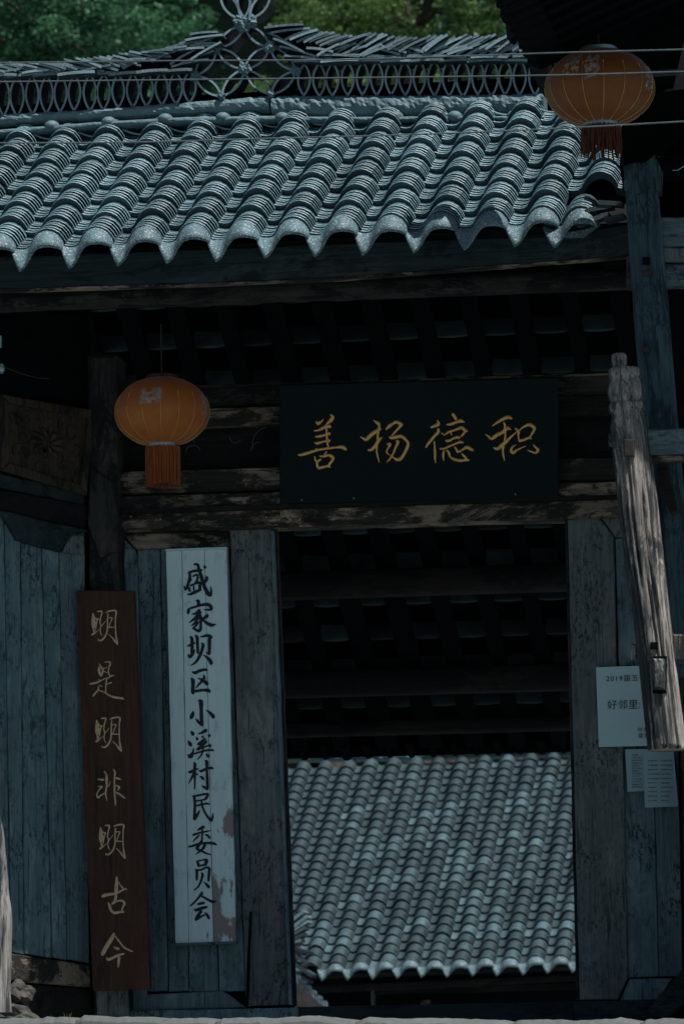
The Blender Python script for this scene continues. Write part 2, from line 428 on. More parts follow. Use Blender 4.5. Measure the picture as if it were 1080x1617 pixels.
def drip_mesh(name, p, mat, hs=1.0, tilt=40, w=.36, tip=.60):
    """S-shaped end plate: follows the tile profile, hangs down in a point under the pan"""
    vs = []; ft = R(tilt)
    prof = PROF
    def dense(x):
        for i in range(len(prof)-1):
            if prof[i][0] <= x <= prof[i+1][0]:
                f = (x-prof[i][0])/(prof[i+1][0]-prof[i][0]); return prof[i][1]*(1-f)+prof[i+1][1]*f
        return prof[-1][1]
    n = 30; top = []; bot = []
    for i in range(n+1):
        x = -.19+(.88+.19)*i/n; z = dense(x)*hs
        if x < .03: f = max(0, (x+.18)/.21); bz = -.03-(tip-.03)*f**.8
        elif x < .44: f = (x-.03)/.41; f = f*f*(3-2*f)*.5+f*.5; bz = -tip+(tip-.07)*f
        else: bz = -.07+.02*math.sin((x-.44)/.44*math.pi)
        bz = min(bz, z-.02)
        top.append((x*p, z*p+.004)); bot.append((x*p, bz*p))
    fwd = math.sin(ft); dn = math.cos(ft)
    def P3(x, z, ztop, off):
        d = ztop - z       # distance below the upper edge, along the plate
        return (x, -ztop*.54 - d*fwd - off*dn, ztop*.84 - d*dn + off*fwd)
    fr = []; bk = []
    for (x, zt), (_, zb) in zip(top, bot):
        for q in range(4):
            zz = zt+(zb-zt)*q/3
            bul = .005*math.sin(math.pi*q/3)
            fr.append(P3(x, zz, zt, .008+bul)); bk.append(P3(x, zz, zt, -.008))
    nn = len(fr); vs = fr+bk; fs = []; sm = []
    for i in range(n):
        for q in range(3):
            a = i*4+q; fs.append((a, a+1, a+5, a+4)); sm.append(True)
            fs.append((nn+a, nn+a+4, nn+a+5, nn+a+1)); sm.append(False)
        a = i*4+3; fs.append((a, nn+a, nn+a+4, a+4)); sm.append(False)
        a = i*4; fs.append((a, a+4, nn+a+4, nn+a)); sm.append(False)
    for a in (0, n*4):
        fs.append((a, a+1, a+2, a+3, nn+a+3, nn+a+2, nn+a+1, nn+a) if a else (a+3, a+2, a+1, a, nn+a, nn+a+1, nn+a+2, nn+a+3)); sm.append(False)
    me = bpy.data.meshes.new(name); me.from_pydata(vs, [], fs); me.materials.append(mat); me.update(); me.polygons.foreach_set('use_smooth', sm)
    return me
def inst(name, me, parent, loc, rot=(0, 0, 0), scale=(1, 1, 1)):
    o = bpy.data.objects.new(name, me); COL.objects.link(o); o.rotation_euler = rot; o.scale = scale
    return place(o, parent, loc)

# ================================================================== GATEHOUSE
gate = thing('gatehouse', P(660, 1590, 0), 'old dark timber gatehouse with grey tiled roof, open doorway and plank walls', 'gatehouse')
EY = -1.35; PIT = 32.7
ux, uv, un = basis(PIT)
E0 = P(37, 395, EY); pitch = (P(815, 396, EY)-P(37, 396, EY)).x/10
E0.x = P(37, 425, EY).x
ze0 = P(37, 402, EY).z; ze1 = P(875, 362, EY).z
NC = 8; CL = 1.72/NC
def eave_z(k): return ze0 + (ze1-ze0)*k/10.8
def roofpt(k, c, n=0.0):
    """k columns to the right of the first drip point, c courses above the eave"""
    return Vector((E0.x + k*pitch, EY, eave_z(k))) + uv*(c*CL) + un*n
deck = MB()
a = roofpt(-3.5, 0, -.03); b = roofpt(12.6, 0.6, -.03); c = roofpt(12.6, NC+.3, -.03); d = roofpt(-3.5, NC+.3, -.03)
q = [a+uv*.05, b, c, d]; deck.add(q+[v-un*.035 for v in q], [(0, 1, 2, 3), (7, 6, 5, 4), (0, 4, 5, 1), (1, 5, 6, 2), (2, 6, 7, 3), (3, 7, 4, 0)])
froof = deck.build('front_roof', M_dark, gate); froof['label'] = 'front roof slope of grey ribbed tiles with white-edged drip plates'
tms = [tile_mesh('roof_tile', pitch, CL, 5, .0104, .029, M_roof, 1.16, edge=M_edge) for _ in range(3)]
dms = drip_mesh('drip_tile', pitch, M_drip, 1.16)
rx = R(PIT)
for k in range(-3, 13):
    wob = random.uniform(-.004, .004)
    for c in range(NC):
        if k == 12 and c < 2: continue
        if k == 11 and c == 1: continue
        dx = wob + random.uniform(-.005, .005)
        p = roofpt(k, c, random.uniform(-.002, .003)) + Vector((dx, 0, 0))
        if k == 11 and c == 0: p += Vector((-.055, -.02, -.02))
        inst('roof_tile', random.choice(tms), froof, p, (rx+R(random.uniform(-.9, .9)), R(random.uniform(-1.8, 1.8)), R(random.uniform(-1.5, 1.5))))
    if k < 12:
        p = roofpt(k, 0, .016)
        if k == 11: p += Vector((-.055, -.02, -.02))
        inst('drip_tile', dms, froof, p+Vector((wob, -.004, 0)), (R(random.uniform(-3, 3)), R(random.uniform(-2, 2)), R(random.uniform(-2, 2))))
# half hidden broken tiles at the right hand end of the eave
for (px, py, l, ang) in ((948, 330, 40, -8), (938, 348, 52, -18), (965, 322, 36, 6), (972, 345, 30, -12)):
    s = MB(); c0 = P(px, py, EY-.02); dd = Vector((math.cos(R(-ang)), .1, math.sin(R(-ang))))
    s.box(c0, dd*(l/650), Vector((0, .08, .01)), Vector((-dd.z, 0, dd.x))*.011)
    s.build('broken_tile', M_cap, froof)
slab('eave_block', [(893, 366), (926, 361), (946, 352), (920, 372), (890, 372)], EY-.01, .05, M_drip, gate, bev=.6)
# eave board and beams
slab('eave_board', [(-80, 408), (880, 372), (1010, 352), (1010, 401), (540, 437), (300, 447), (100, 453), (-80, 458)], EY+.06, .03, M_fascia, gate, step=30, jit=.9)
slab('eave_strip', [(-80, 458), (100, 453), (300, 447.5), (540, 437.5), (1010, 401.5), (1010, 405), (540, 441.5), (300, 451.5), (-80, 463)], EY+.055, .04, M_beam, gate, bev=.3, step=30)
def beam(name, x0, y0, x1, y1, hpx, Y, mat, parent, rr=None, n=12):
    A = P(x0, y0, Y); B = P(x1, y1, Y); r = hpx/2/ (F/(Y-CP.y)) ; m_ = MB()
    pts = [A.lerp(B, i/14)+Vector((0, 0, .006*noise.noise(Vector((i*1.3, Y, 0))))) for i in range(15)]
    m_.tube(pts, [r*(1+.06*noise.noise(Vector((i*.9, 3, Y)))) for i in range(15)], n)
    return m_.build(name, mat, parent, True)
beam('eave_purlin', -80, 480, 1000, 440, 36, -.6, M_purl, gate)

# rear slope seen from below
rux, ruv, run = basis(PIT, -1)     # towards the ridge is -Y
RY = .10
ridge_pt = roofpt(0, NC); RZ = ridge_pt.z - .03
def rear(x, s, n=0.0):  # s metres down the rear slope from the ridge
    return Vector((x, RY+s*math.cos(R(PIT)), RZ - s*math.sin(R(PIT)) + (eave_z((x-E0.x)/pitch)-eave_z(0)))) + run*n
LEN = 0
for i in range(400):
    s = i*.02
    p = rear(P(675, 1188, 4).x, s); v = p-CP
    yy = 808.5 - F*v.dot(CU)/v.dot(CD)
    if yy > 1184: LEN = s; break
X0, X1 = E0.x-3*pitch, E0.x+13*pitch
m_ = MB(); q = [rear(X0, -.1, .17), rear(X1, -.1, .17), rear(X1, LEN, .17), rear(X0, LEN, .17)]
m_.add(q+[v+run*.05 for v in q], [(3, 2, 1, 0), (4, 5, 6, 7), (0, 1, 5, 4), (1, 2, 6, 5), (2, 3, 7, 6), (3, 0, 4, 7)])
rroof = m_.build('rear_roof', M_black, gate); rroof['label'] = 'near-black underside of the rear roof slope'  # deck in one even near-black tone
rp = (P(640, 540, 1.4)-P(563, 540, 1.4)).x
nr = int((X1-X0)/rp)
xr0 = P(595, 540, 1.4).x
me_pan = None
for i in range(-9, 12):
    x = xr0 + i*rp
    if x < X0 or x > X1: continue
    m_ = MB(); w_ = .05+random.uniform(-.006, .006)
    a = rear(x-w_, -.05, 0); b = rear(x+w_, -.05, 0); c = rear(x+w_+random.uniform(-.02, .02), LEN-.03, 0); d = rear(x-w_+random.uniform(-.02, .02), LEN-.03, 0)
    q = [a, b, c, d]; m_.add(q+[v+run*.03 for v in q], [(3, 2, 1, 0), (4, 5, 6, 7), (0, 1, 5, 4), (1, 2, 6, 5), (2, 3, 7, 6), (3, 0, 4, 7)])
    m_.build('rafter', M_black, rroof)
    L0 = .34; j = 0; s = 0
    while s < LEN-.1-L0:
        Lq = L0
        if me_pan is None:
            vs = []; fs = []
            for u in range(7):
                t_ = -1+2*u/6
                for vv, hh in ((0, .0), (L0*1.04, .10)):
                    vs.append((t_*rp*.40, vv, hh + .009*t_*t_))
            for u in range(6): fs.append((2*u, 2*u+1, 2*u+3, 2*u+2))
            n0 = len(vs); vs += [(x_, y_, z_+.014) for x_, y_, z_ in vs[:n0]]
            for u in range(6): fs.append((n0+2*u, n0+2*u+2, n0+2*u+3, n0+2*u+1))
            for u in range(6): fs.append((2*u, 2*u+2, n0+2*u+2, n0+2*u))
            me_pan = bpy.data.meshes.new('pan_tile'); me_pan.from_pydata(vs, [], fs); me_pan.materials.append(M_under); me_pan.update()
            me_pan.polygons.foreach_set('use_smooth', [True]*len(me_pan.polygons))
        # local +Y runs up the slope (towards the ridge)
        rot = Matrix((rux, ruv, run)).transposed().to_euler()
        inst('pan_tile', me_pan, rroof, rear(x+rp/2, s+L0, .034)+Vector((random.uniform(-.008, .008), 0, 0)), rot)
        s += L0*.97; j += 1
# purlins under the rear slope (their heights read from the picture)
def purlin_at(py, hpx, mat):
    for i in range(400):
        s = i*.02; p = rear(P(675, py, 3).x, s, -.04); v = p-CP
        if 808.5 - F*v.dot(CU)/v.dot(CD) > py: break
    r = hpx/2/(F/(p-CP).dot(CD)); m2 = MB()
    pts = [rear(X0+(X1-X0)*k/12, s, -r-.012) for k in range(13)]
    m2.tube(pts, r, 12); m2.build('purlin', mat, rroof, True)
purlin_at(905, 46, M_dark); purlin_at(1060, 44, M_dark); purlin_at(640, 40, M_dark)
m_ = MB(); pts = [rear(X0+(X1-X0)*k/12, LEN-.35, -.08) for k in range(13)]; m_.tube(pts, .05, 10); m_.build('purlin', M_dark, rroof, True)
m_ = MB(); m_.box((rear(X0, LEN, .09)+rear(X1, LEN, .09))/2, (rear(X1, LEN)-rear(X0, LEN))/2, Vector((0, .012, 0)), Vector((0, 0, .10))); m_.build('rear_eave_board', M_black, rroof)
# hanging ends of the rear eave tiles
for i in range(-12, 16):
    x = xr0 + i*rp*.5*1.0
    c0 = rear(x, LEN+.04, .03); m_ = MB(); r_ = random.uniform(.018, .026) if i not in (-9, -6) else .034
    m_.tube([c0+Vector((0, -.10, .05)), c0+Vector((0, .03, -.02))], r_, 10); m_.build('eave_tile_end', M_black, rroof)

# ------------------------------------------------------------------ ridge
YR = .05
plY = yplane(YR)
SPX = F/(YR+DIST)   # px per metre there (about)
def ridge_bar(name, top, bot, Y, th, mat, parent, rough=1.2, seg=5):
    x0, x1 = top[0][0], top[-1][0]
    def it(L, x):
        for i in range(len(L)-1):
            if L[i][0] <= x <= L[i+1][0]: f = (x-L[i][0])/(L[i+1][0]-L[i][0]); return L[i][1]*(1-f)+L[i+1][1]*f
        return L[-1][1]
    n = int((x1-x0)/seg); vs = []; fs = []; rows = 8
    for i in range(n+1):
        x = x0+(x1-x0)*i/n; yt = it(top, x)+rough*noise.noise(Vector((x*.13, 0, 1))); yb = it(bot, x)+rough*1.6*noise.noise(Vector((x*.17, 5, 1)))
        for q in range(rows):
            f = q/(rows-1); th_ = math.sin(math.pi*f)**.5*th*.35
            ro = .012*rough/1.2*noise.noise(Vector((x*.11, f*3.5, 2)))+.006*rough/1.2*noise.noise(Vector((x*.35, f*9, 2)))
            vs.append(P(x, yt*(1-f)+yb*f, Y)+Vector((0, -th_-ro, 0)))
        vs.append(P(x, yb, Y)+Vector((0, th, 0))); vs.append(P(x, yt, Y)+Vector((0, th, 0)))
    rr = rows+2
    for i in range(n):
        for q in range(rr):
            a = i*rr+q; b = i*rr+(q+1) % rr; fs.append((a, b, b+rr, a+rr))
    fs.append(tuple(reversed(range(rr)))); fs.append(tuple(n*rr+q for q in range(rr)))
    return mobj(name, vs, fs, mat, parent, False)
ridge = ridge_bar('ridge', [(-80, 184), (0, 180), (150, 172), (300, 160), (428, 150)], [(-80, 203), (0, 200), (150, 190), (290, 183), (350, 181), (428, 178)], YR, .16, M_plaster, gate)
ridge['label'] = 'openwork tile ridge with plaster band and fan-shaped centre ornament'
ridge_bar('plaster_band', [(431, 151), (470, 150), (640, 150), (860, 147)], [(431, 184), (470, 184), (520, 187), (700, 182), (860, 181)], YR-.012, .16, M_plaster, ridge, 1.6)
ridge_bar('ridge_base_bar', [(-80, 209), (0, 204), (150, 192), (290, 184), (436, 182)], [(-80, 220), (0, 216), (150, 205), (290, 197), (436, 195)], YR-.10, .1, M_plaster, ridge, .35)
ridge_bar('ridge_base_bar', [(437, 183), (560, 184), (700, 183), (860, 183)], [(437, 195), (560, 195), (700, 192), (860, 192)], YR-.10, .1, M_plaster, ridge, .5)
for (x, y) in ((82, 196), (172, 190), (261, 185), (352, 183), (446, 183), (530, 182), (625, 181), (718, 181), (812, 180)):
    m_ = MB(); c0 = P(x, y+3, YR-.10); vs = []; fs = []
    for i in range(7):
        for j in range(10):
            a = math.pi*i/6; b = 2*math.pi*j/10
            vs.append(c0+Vector((.042*math.sin(a)*math.cos(b), .05*math.sin(a)*math.sin(b), .032*math.cos(a)))*(1+.15*noise.noise(Vector((x, i, j)))))
    for i in range(6):
        for j in range(10): fs.append((i*10+j, (i+1)*10+j, (i+1)*10+(j+1) % 10, i*10+(j+1) % 10))
    m_.add(vs, fs); m_.build('plaster_lump', M_plaster, ridge, True)
# the dark rear face under the base bar, and the upturned pan ends
slab('ridge_gap_shade', [(-80, 112), (0, 110), (100, 106), (180, 99), (250, 88), (330, 66), (330, 84), (300, 108), (200, 116), (0, 122), (-80, 126)], YR+.03, .05, M_inner, ridge)  # dark filler painting the shade between the cap tiles
slab('ridge_gap_shade', [(440, 48), (520, 60), (840, 62), (860, 92), (560, 98), (480, 100)], YR+.03, .05, M_inner, ridge)
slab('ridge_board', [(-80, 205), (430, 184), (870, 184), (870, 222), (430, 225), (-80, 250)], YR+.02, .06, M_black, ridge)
for k in range(-1, 12):
    p = roofpt(k+.05, NC, 0); v = p-CP; px = 540+F*v.dot(CR)/v.dot(CD); py = 808.5-F*v.dot(CU)/v.dot(CD)
    m_ = MB(); m_.tube([P(px-26+52*i/10, py-8+7*math.sin(math.pi*i/10), YR-.10) for i in range(11)], .0055, 6); m_.build('pan_tile_edge', M_ridge, ridge, True)
# lens shaped openwork: pairs of curved tiles set on edge
def arc_tile(x0, y0, x1, y1, sag, Y=YR+.02, depth=.13, th=3.2, mat=None):
    """curved tile from pixel point 0 to 1 bulging by sag pixels to its left hand side"""
    n = 8; d = Vector((x1-x0, y1-y0)); nn = Vector((d.y, -d.x)).normalized()
    fr = []; L = d.length
    for i in range(n+1):
        f = i/n; b = sag*4*f*(1-f); c = Vector((x0, y0))+d*f+nn*b
        tdir = (d + nn*(sag*4*(1-2*f))).normalized(); tn = Vector((tdir.y, -tdir.x))
        for s_ in (-1, 1): fr.append(c+tn*s_*th/2)
    vs = [P(p.x, p.y, Y-.05) for p in fr]; vs += [v+Vector((0, depth, 0)) for v in vs]
    M2 = len(fr); fs = []
    for i in range(n):
        a = 2*i; fs += [(a, a+1, a+3, a+2), (M2+a+2, M2+a+3, M2+a+1, M2+a), (a, a+2, M2+a+2, M2+a), (a+1, M2+a+1, M2+a+3, a+3)]
    fs += [(0, M2, M2+1, 1), (M2-2, M2-1, 2*M2-1, 2*M2-2)]
    o = mobj('ridge_tile', vs, fs, [mat or M_ridge, M_inner], ridge)  # light fronts and dark insides: light and shade put into the colour
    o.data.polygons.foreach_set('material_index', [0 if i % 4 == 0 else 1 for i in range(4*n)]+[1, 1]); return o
def topline(x):   # upper edge of the openwork
    L = [(-60, 126), (0, 121), (100, 118), (200, 117), (300, 112), (470, 102), (560, 98), (860, 92)]
    for i in range(len(L)-1):
        if L[i][0] <= x <= L[i+1][0]: f = (x-L[i][0])/(L[i+1][0]-L[i][0]); return L[i][1]*(1-f)+L[i+1][1]*f
def botline(x):
    L = [(-60, 183), (0, 181), (150, 172), (300, 160), (428, 150), (860, 148)]
    for i in range(len(L)-1):
        if L[i][0] <= x <= L[i+1][0]: f = (x-L[i][0])/(L[i+1][0]-L[i][0]); return L[i][1]*(1-f)+L[i+1][1]*f
x = -40
while x < 300:
    j = random.uniform(-1.5, 1.5)
    arc_tile(x+j, topline(x)-2, x+j+random.uniform(-2, 2), botline(x)+1, 10)
    arc_tile(x+.5+j, topline(x)-2, x+j+random.uniform(-2, 2), botline(x)+1, -10)
    x += 22.6
x = 480
while x < 860:
    j = random.uniform(-1.5, 1.5)
    arc_tile(x+j, topline(x)-2, x+j+random.uniform(-2, 2), botline(x)+1, 10)
    arc_tile(x+.5+j, topline(x)-2, x+j+random.uniform(-2, 2), botline(x)+1, -10)
    x += 22.8
KN = dict(T=(386, 39), L2=(342, 75), R2=(426, 73), L3=(308, 119), M3=(386, 108), R3=(467, 111), b1=(350, 151), b2=(428, 148), b0=(296, 158))
for a, b in (('T', 'L2'), ('T', 'R2'), ('L2', 'L3'), ('L2', 'M3'), ('R2', 'M3'), ('R2', 'R3'), ('L3', 'b1'), ('M3', 'b1'), ('M3', 'b2'), ('R3', 'b2')):
    for s_ in (9, -9): arc_tile(*KN[a], *KN[b], s_, th=3.4)
for (x, y) in ((348, -14), (384, -22), (427, -14)):
    for s_ in (10, -10): arc_tile(386+(x-386)*.2, 39+(y-39)*.2, x, y, s_, th=3.6)
for x in (500, 477):
    pass
def knot(x, y, r, seed):
    vs = []; fs = []; c0 = P(x, y, YR-.05); r = r/SPX
    for i in range(11):
        for j in range(18):
            a = math.pi*i/10; b = 2*math.pi*j/18; d = Vector((math.sin(a)*math.cos(b), math.sin(a)*math.sin(b), math.cos(a)))
            vs.append(c0+d*r*(1+.6*noise.noise(d*2.2+Vector((seed, 0, 0)))+.25*noise.noise(d*6+Vector((seed, 3, 0)))))
    for i in range(10):
        for j in range(18): fs.append((i*18+j, (i+1)*18+j, (i+1)*18+(j+1) % 18, i*18+(j+1) % 18))
    mobj('plaster_knot', vs, fs, M_plaster, ridge, False)
for i, (k, r) in enumerate((('T', 12), ('L2', 7), ('R2', 9), ('L3', 8), ('M3', 10), ('R3', 8), ('b1', 6), ('b2', 6))):
    knot(*KN[k], r, i*3.1)
knot(378, 33, 9, 77); knot(397, 33, 9, 55)
# stacked tiles on the ridge crown
def cap(xc, yc, ln, ang, th=3.4, Y=YR, curve=1.2):
    d = Vector((math.cos(R(ang)), -math.sin(R(ang)))); nn = Vector((-d.y, d.x))
    if nn.y > 0: nn = -nn
    fr = []
    n = 4; dep = random.uniform(.15, .2); off = random.uniform(-.035, .02)
    for i in range(n+1):
        f = i/n-.5; c = Vector((xc, yc))+d*ln*f+nn*curve*(1-4*f*f)
        jt = random.uniform(-.3, .3)
        fr += [c+nn*(th/2+jt), c-nn*th/2]
    vs = [P(p.x, p.y, Y-.09+off) for p in fr]; vs += [v+Vector((0, dep, 0)) for v in vs]; M2 = len(fr); fs = []
    for i in range(n):
        a = 2*i; fs += [(a, a+1, a+3, a+2), (M2+a+2, M2+a+3, M2+a+1, M2+a), (a, a+2, M2+a+2, M2+a), (a+1, M2+a+1, M2+a+3, a+3)]
    fs += [(0, M2, M2+1, 1), (M2-2, M2-1, 2*M2-1, 2*M2-2)]
    o = mobj('cap_tile', vs, fs, [M_capedge, M_cap], ridge)  # fronts painted as lit, other faces as shaded
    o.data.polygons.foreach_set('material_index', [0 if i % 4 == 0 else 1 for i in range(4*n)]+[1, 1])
def lt(x):
    L = [(-60, 108), (0, 106), (100, 102), (180, 95), (250, 80), (300, 66), (345, 52)]
    for i in range(len(L)-1):
        if L[i][0] <= x <= L[i+1][0]: f = (x-L[i][0])/(L[i+1][0]-L[i][0]); return L[i][1]*(1-f)+L[i+1][1]*f
    return 52
x = -50
while x < 318:
    steep = -17 if x < 235 else (-3 if x < 255 else 6)
    cap(x, lt(x)+random.uniform(-1.5, 1.5)+1, random.uniform(38, 46), steep+random.uniform(-4, 4)+(0 if x < 235 else 3))
    x += 9.5
x = -40
while x < 330:
    cap(x, lt(x)+9+random.uniform(-2, 2), random.uniform(40, 54), random.choice((-12, 6, 12, -6))+(12 if x > 200 else 0)); x += 12
x = -40
while x < 300:
    cap(x, topline(x)-3+random.uniform(-1, 1), random.uniform(46, 60), 4+random.uniform(-2, 2), 4.5); x += 40
for (xx, yy, l, a) in ((322, 58, 60, 8), (318, 66, 55, 22), (325, 79, 55, 30), (310, 90, 60, 22), (300, 98, 60, 12), (322, 51, 44, 5), (290, 88, 50, 30),
                       (448, 40, 62, 5), (458, 47, 62, 7), (445, 62, 48, -28), (455, 70, 52, -24), (470, 80, 60, -16), (478, 90, 60, -6)): cap(xx, yy, l, a)
x = 470
while x < 842:
    yt_ = 55 if x < 520 else (60 if x < 600 else (64 if x < 700 else 63))
    cap(x, yt_+random.uniform(-2, 2)+ (4 if x > 480 else 0), random.uniform(40, 50), random.uniform(18, 24) if x < 560 else random.uniform(25, 36), 4); x += 9.5
x = 505
while x < 840:
    cap(x, 78+random.uniform(-2, 2), random.uniform(40, 52), random.choice((-14, -8, 20, 28)) if x < 700 else random.uniform(15, 30), 4); x += 13
x = 500
while x < 850:
    cap(x, 88+random.uniform(-1.5, 1.5), random.uniform(50, 66), random.uniform(-4, 3), 4); x += 34
x = 490
while x < 850:
    cap(x, 95+random.uniform(-1, 1), random.uniform(50, 62), random.uniform(-2, 4), 4); x += 46

# ------------------------------------------------------------------ door wall (plane Y = 0)
def L_(y0, x, k=-.034): return y0+k*(x-330)
def hb(name, x0, x1, y0, y1, Y, mat, parent, k=-.034, th=.1, **kw):
    return slab(name, [(x0, L_(y0, x0, k)), (x1, L_(y0, x1, k)), (x1, L_(y1, x1, k)), (x0, L_(y1, x0, k))], Y, th, mat, parent, **kw)
hb_ = hb('lintel', 183, 985, 806, 836, -.10, M_beam, gate, -.030, .16, jit=.8); lint = hb_
lint['label'] = 'stack of flaking brown beams over the doorway'
hb('lintel_beam', 183, 985, 780, 804, -.13, M_beam, lint, -.030, .14, jit=.9)
hb('lintel_beam', 183, 980, 741, 777, -.10, M_beam, lint, -.030, .14, jit=.9)
hb('recessed_panel', 183, 980, 674, 741, .0, M_dark, lint, -.030, .05)
hb('lintel_beam', 183, 980, 645, 673, -.07, M_beam, lint, -.030, .12, jit=.9)
hb('lintel_beam', 183, 980, 611, 642, -.03, M_purl, lint, -.030, .12, jit=.9)
hb('lintel_edge', 183, 980, 607.5, 611, -.04, M_beam, lint, -.030, .08, bev=.4)
hb('nailing_strip', 183, 985, 800, 806.5, -.145, M_dark, lint, -.030, .05, bev=.6)
# faded scroll painted on the recessed panel
for (cx, cy, r_, a0, a1) in ((425, 700, 26, 100, 200), (305, 715, 12, 20, 170), (372, 690, 9, 180, 330), (410, 712, 14, 90, 180), (300, 700, 7, 0, 120)):
    m_ = MB(); m_.tube([P(cx+r_*math.cos(R(a0+(a1-a0)*i/8)), cy-r_*math.sin(R(a0+(a1-a0)*i/8)), -.004) for i in range(9)], .0018, 4)
    m_.build('painted_scroll', M_print2, lint)

# columns
slab('column', [(137, 560), (183, 560), (186, 840), (200, 1600), (148, 1600), (140, 900)], -.18, .22, M_darkZ, gate, bev=5, jit=1)
slab('column_foot', [(150, 1556), (199, 1556), (202, 1606), (153, 1606)], -.21, .05, M_stile, gate, bev=4)
slab('column_bracket', [(142, 735), (178, 760), (186, 812), (186, 870), (158, 880), (138, 830)], -.2, .2, M_darkZ, gate, bev=2)

# left bay: framed plank panel
bay = slab('wall_panel', [(186, 838), (432, 832), (464, 1600), (205, 1602)], -.005, .03, M_black, gate)
bay['label'] = 'framed plank bay left of the doorway'
def plank(poly, Y, mat, par, th=.02, **kw): return slab('plank', poly, Y, th, mat, par, **kw)
for (a, b, c, d, y) in ((217, 252, 232, 265, -.022), (253.5, 289, 266.5, 297, -.028), (290, 326, 298.5, 345, -.024), (327.5, 361, 346.5, 387, -.022)):
    plank([(a, 866), (b, 865), (d, 1566), (c, 1567)], y, M_wall, bay)
slab('stile', [(191, 846), (212, 868), (216, 880), (231, 1575), (214, 1598), (205, 1600)], -.045, .05, M_wall, bay, bev=2)
slab('stile', [(362, 836), (427, 833), (430, 840), (459, 1588), (391, 1590), (388, 1580), (364, 866)], -.035, .05, M_stile, bay, bev=1.0)
slab('rail', [(193, 843), (361, 838), (362, 864), (336, 866), (214, 867)], -.05, .05, M_beam, bay, bev=2)
slab('rail', [(232, 1571), (352, 1566), (388, 1592), (206, 1598)], -.04, .05, M_wall, bay, bev=2)
slab('crack_filler', [(391, 1500), (394, 1440), (397, 1440), (392, 1588), (388, 1588)], -.057, .01, M_black, bay, bev=.3)
# door frame: left reveal, right stiles
df = slab('door_frame', [(431, 838), (437, 838), (466, 1590), (459, 1590)], -.02, .05, M_darkZ, gate, bev=1)
slab('jamb_edge', [(427.5, 838), (431.5, 838), (460, 1588), (456, 1588)], -.06, .05, M_wall, df, bev=.5)
rb = slab('wall_panel', [(896, 818), (1110, 812), (1110, 1600), (913, 1600)], 0, .03, M_black, gate)
rb['label'] = 'framed plank bay right of the doorway'
slab('stile', [(896, 817), (945, 815), (969, 848), (973, 1045), (984, 1180), (991, 1545), (975, 1580), (915, 1580)], -.055, .06, M_stile, rb, bev=1.5)
slab('rail', [(948, 815), (1010, 812), (1030, 846), (971, 848)], -.05, .05, M_stile, rb, bev=1.5)
slab('jamb_edge', [(892, 820), (896, 820), (914, 1580), (910, 1580)], -.03, .1, M_darkZ, rb, bev=.5)
plank([(971, 850), (1022, 849), (1040, 1543), (992, 1545)], -.03, M_wall, rb)
plank([(1023, 849), (1064, 848), (1078, 1543), (1041, 1543)], -.027, M_wall, rb)
slab('rail', [(994, 1547), (1062, 1546), (1040, 1580), (978, 1582)], -.045, .05, M_wall, rb, bev=2)
slab('column', [(1066, 830), (1120, 830), (1120, 1605), (1084, 1605)], -.2, .2, M_darkZ, gate, bev=4)
slab('floor_brace', [(1078, 1530), (1110, 1515), (1110, 1560), (1050, 1610), (1010, 1610)], -.3, .15, M_fascia, gate, bev=3)
# sill and threshold
slab('sill', [(198, 1597), (470, 1592), (470, 1640), (198, 1640)], -.1, .2, M_wallL, gate, bev=2)
slab('sill', [(905, 1582), (1110, 1580), (1110, 1640), (905, 1640)], -.1, .2, M_fascia, gate, bev=2)
slab('threshold', [(468, 1591), (907, 1583), (907, 1640), (468, 1640)], -.07, .14, M_fascia, gate, bev=2)
m_ = MB()
for x, y in ((183, 752), (204, 750), (207, 816), (254, 820), (290, 822), (421, 817), (477, 790), (559, 787), (814, 781), (958, 800), (905, 770)):
    m_.box(P(x, y, -.16), Vector((.003, 0, 0)), Vector((0, .01, 0)), Vector((0, 0, .003)))
m_.build('nail', M_metal, lint)

# ------------------------------------------------------------------ splayed side wall, left
wa = P(142, 1515, -.15); wb = P(0, 1500, -.55)
SW = plane3(wa, wb, wa+Vector((0, 0, 1)))
def spush(v): return (SW[0]+SW[1]*v, SW[1])
side = slab('side_wall', [(-60, 430), (142, 470), (150, 1606), (-60, 1610)], spush(-.03), .05, M_black, gate)
side['label'] = 'splayed plank wall on the left with a carved square panel'
for (a, b, c, d, y, mt) in ((-22, 6, -12, 17, .005, M_wallL), (8, 32, 19, 38, .012, M_wallL), (33, 64, 39, 82, .006, M_wallL), (66, 92, 84, 106, .012, M_wallL), (93, 133, 107, 142, .008, M_wall)):
    slab('plank', [(a, 800), (b, 800), (d, 1522+(d-140)*.13), (c, 1520+(c-140)*.13)], spush(y), .02, mt, side)
slab('rail', [(-40, 797), (142, 838), (130, 842), (116, 841), (95, 871), (28, 852), (6, 812), (-40, 808)], spush(.045), .04, M_fascia, side, bev=1.5)
slab('corner_brace', [(112, 846), (133, 846), (134, 875), (98, 872)], spush(.04), .03, M_stile, side, bev=1)
slab('rail', [(-40, 1498), (143, 1525), (144, 1560), (-40, 1545)], spush(.03), .05, M_beam, side, bev=2)
slab('plinth_board', [(-40, 1547), (144, 1562), (146, 1610), (-40, 1610)], spush(-.0), .04, M_dark, side, bev=2)
slab('rail', [(-40, 766), (138, 797), (140, 818), (134, 836), (-40, 794)], spush(.03), .05, M_dark, side, bev=2)
slab('rail', [(-30, 742), (134, 776), (134, 797), (-30, 764)], spush(.02), .05, M_fascia, side, bev=1.5)
slab('upper_board', [(-60, 470), (140, 500), (150, 640), (-60, 612)], spush(.0), .04, M_black, side, bev=2)
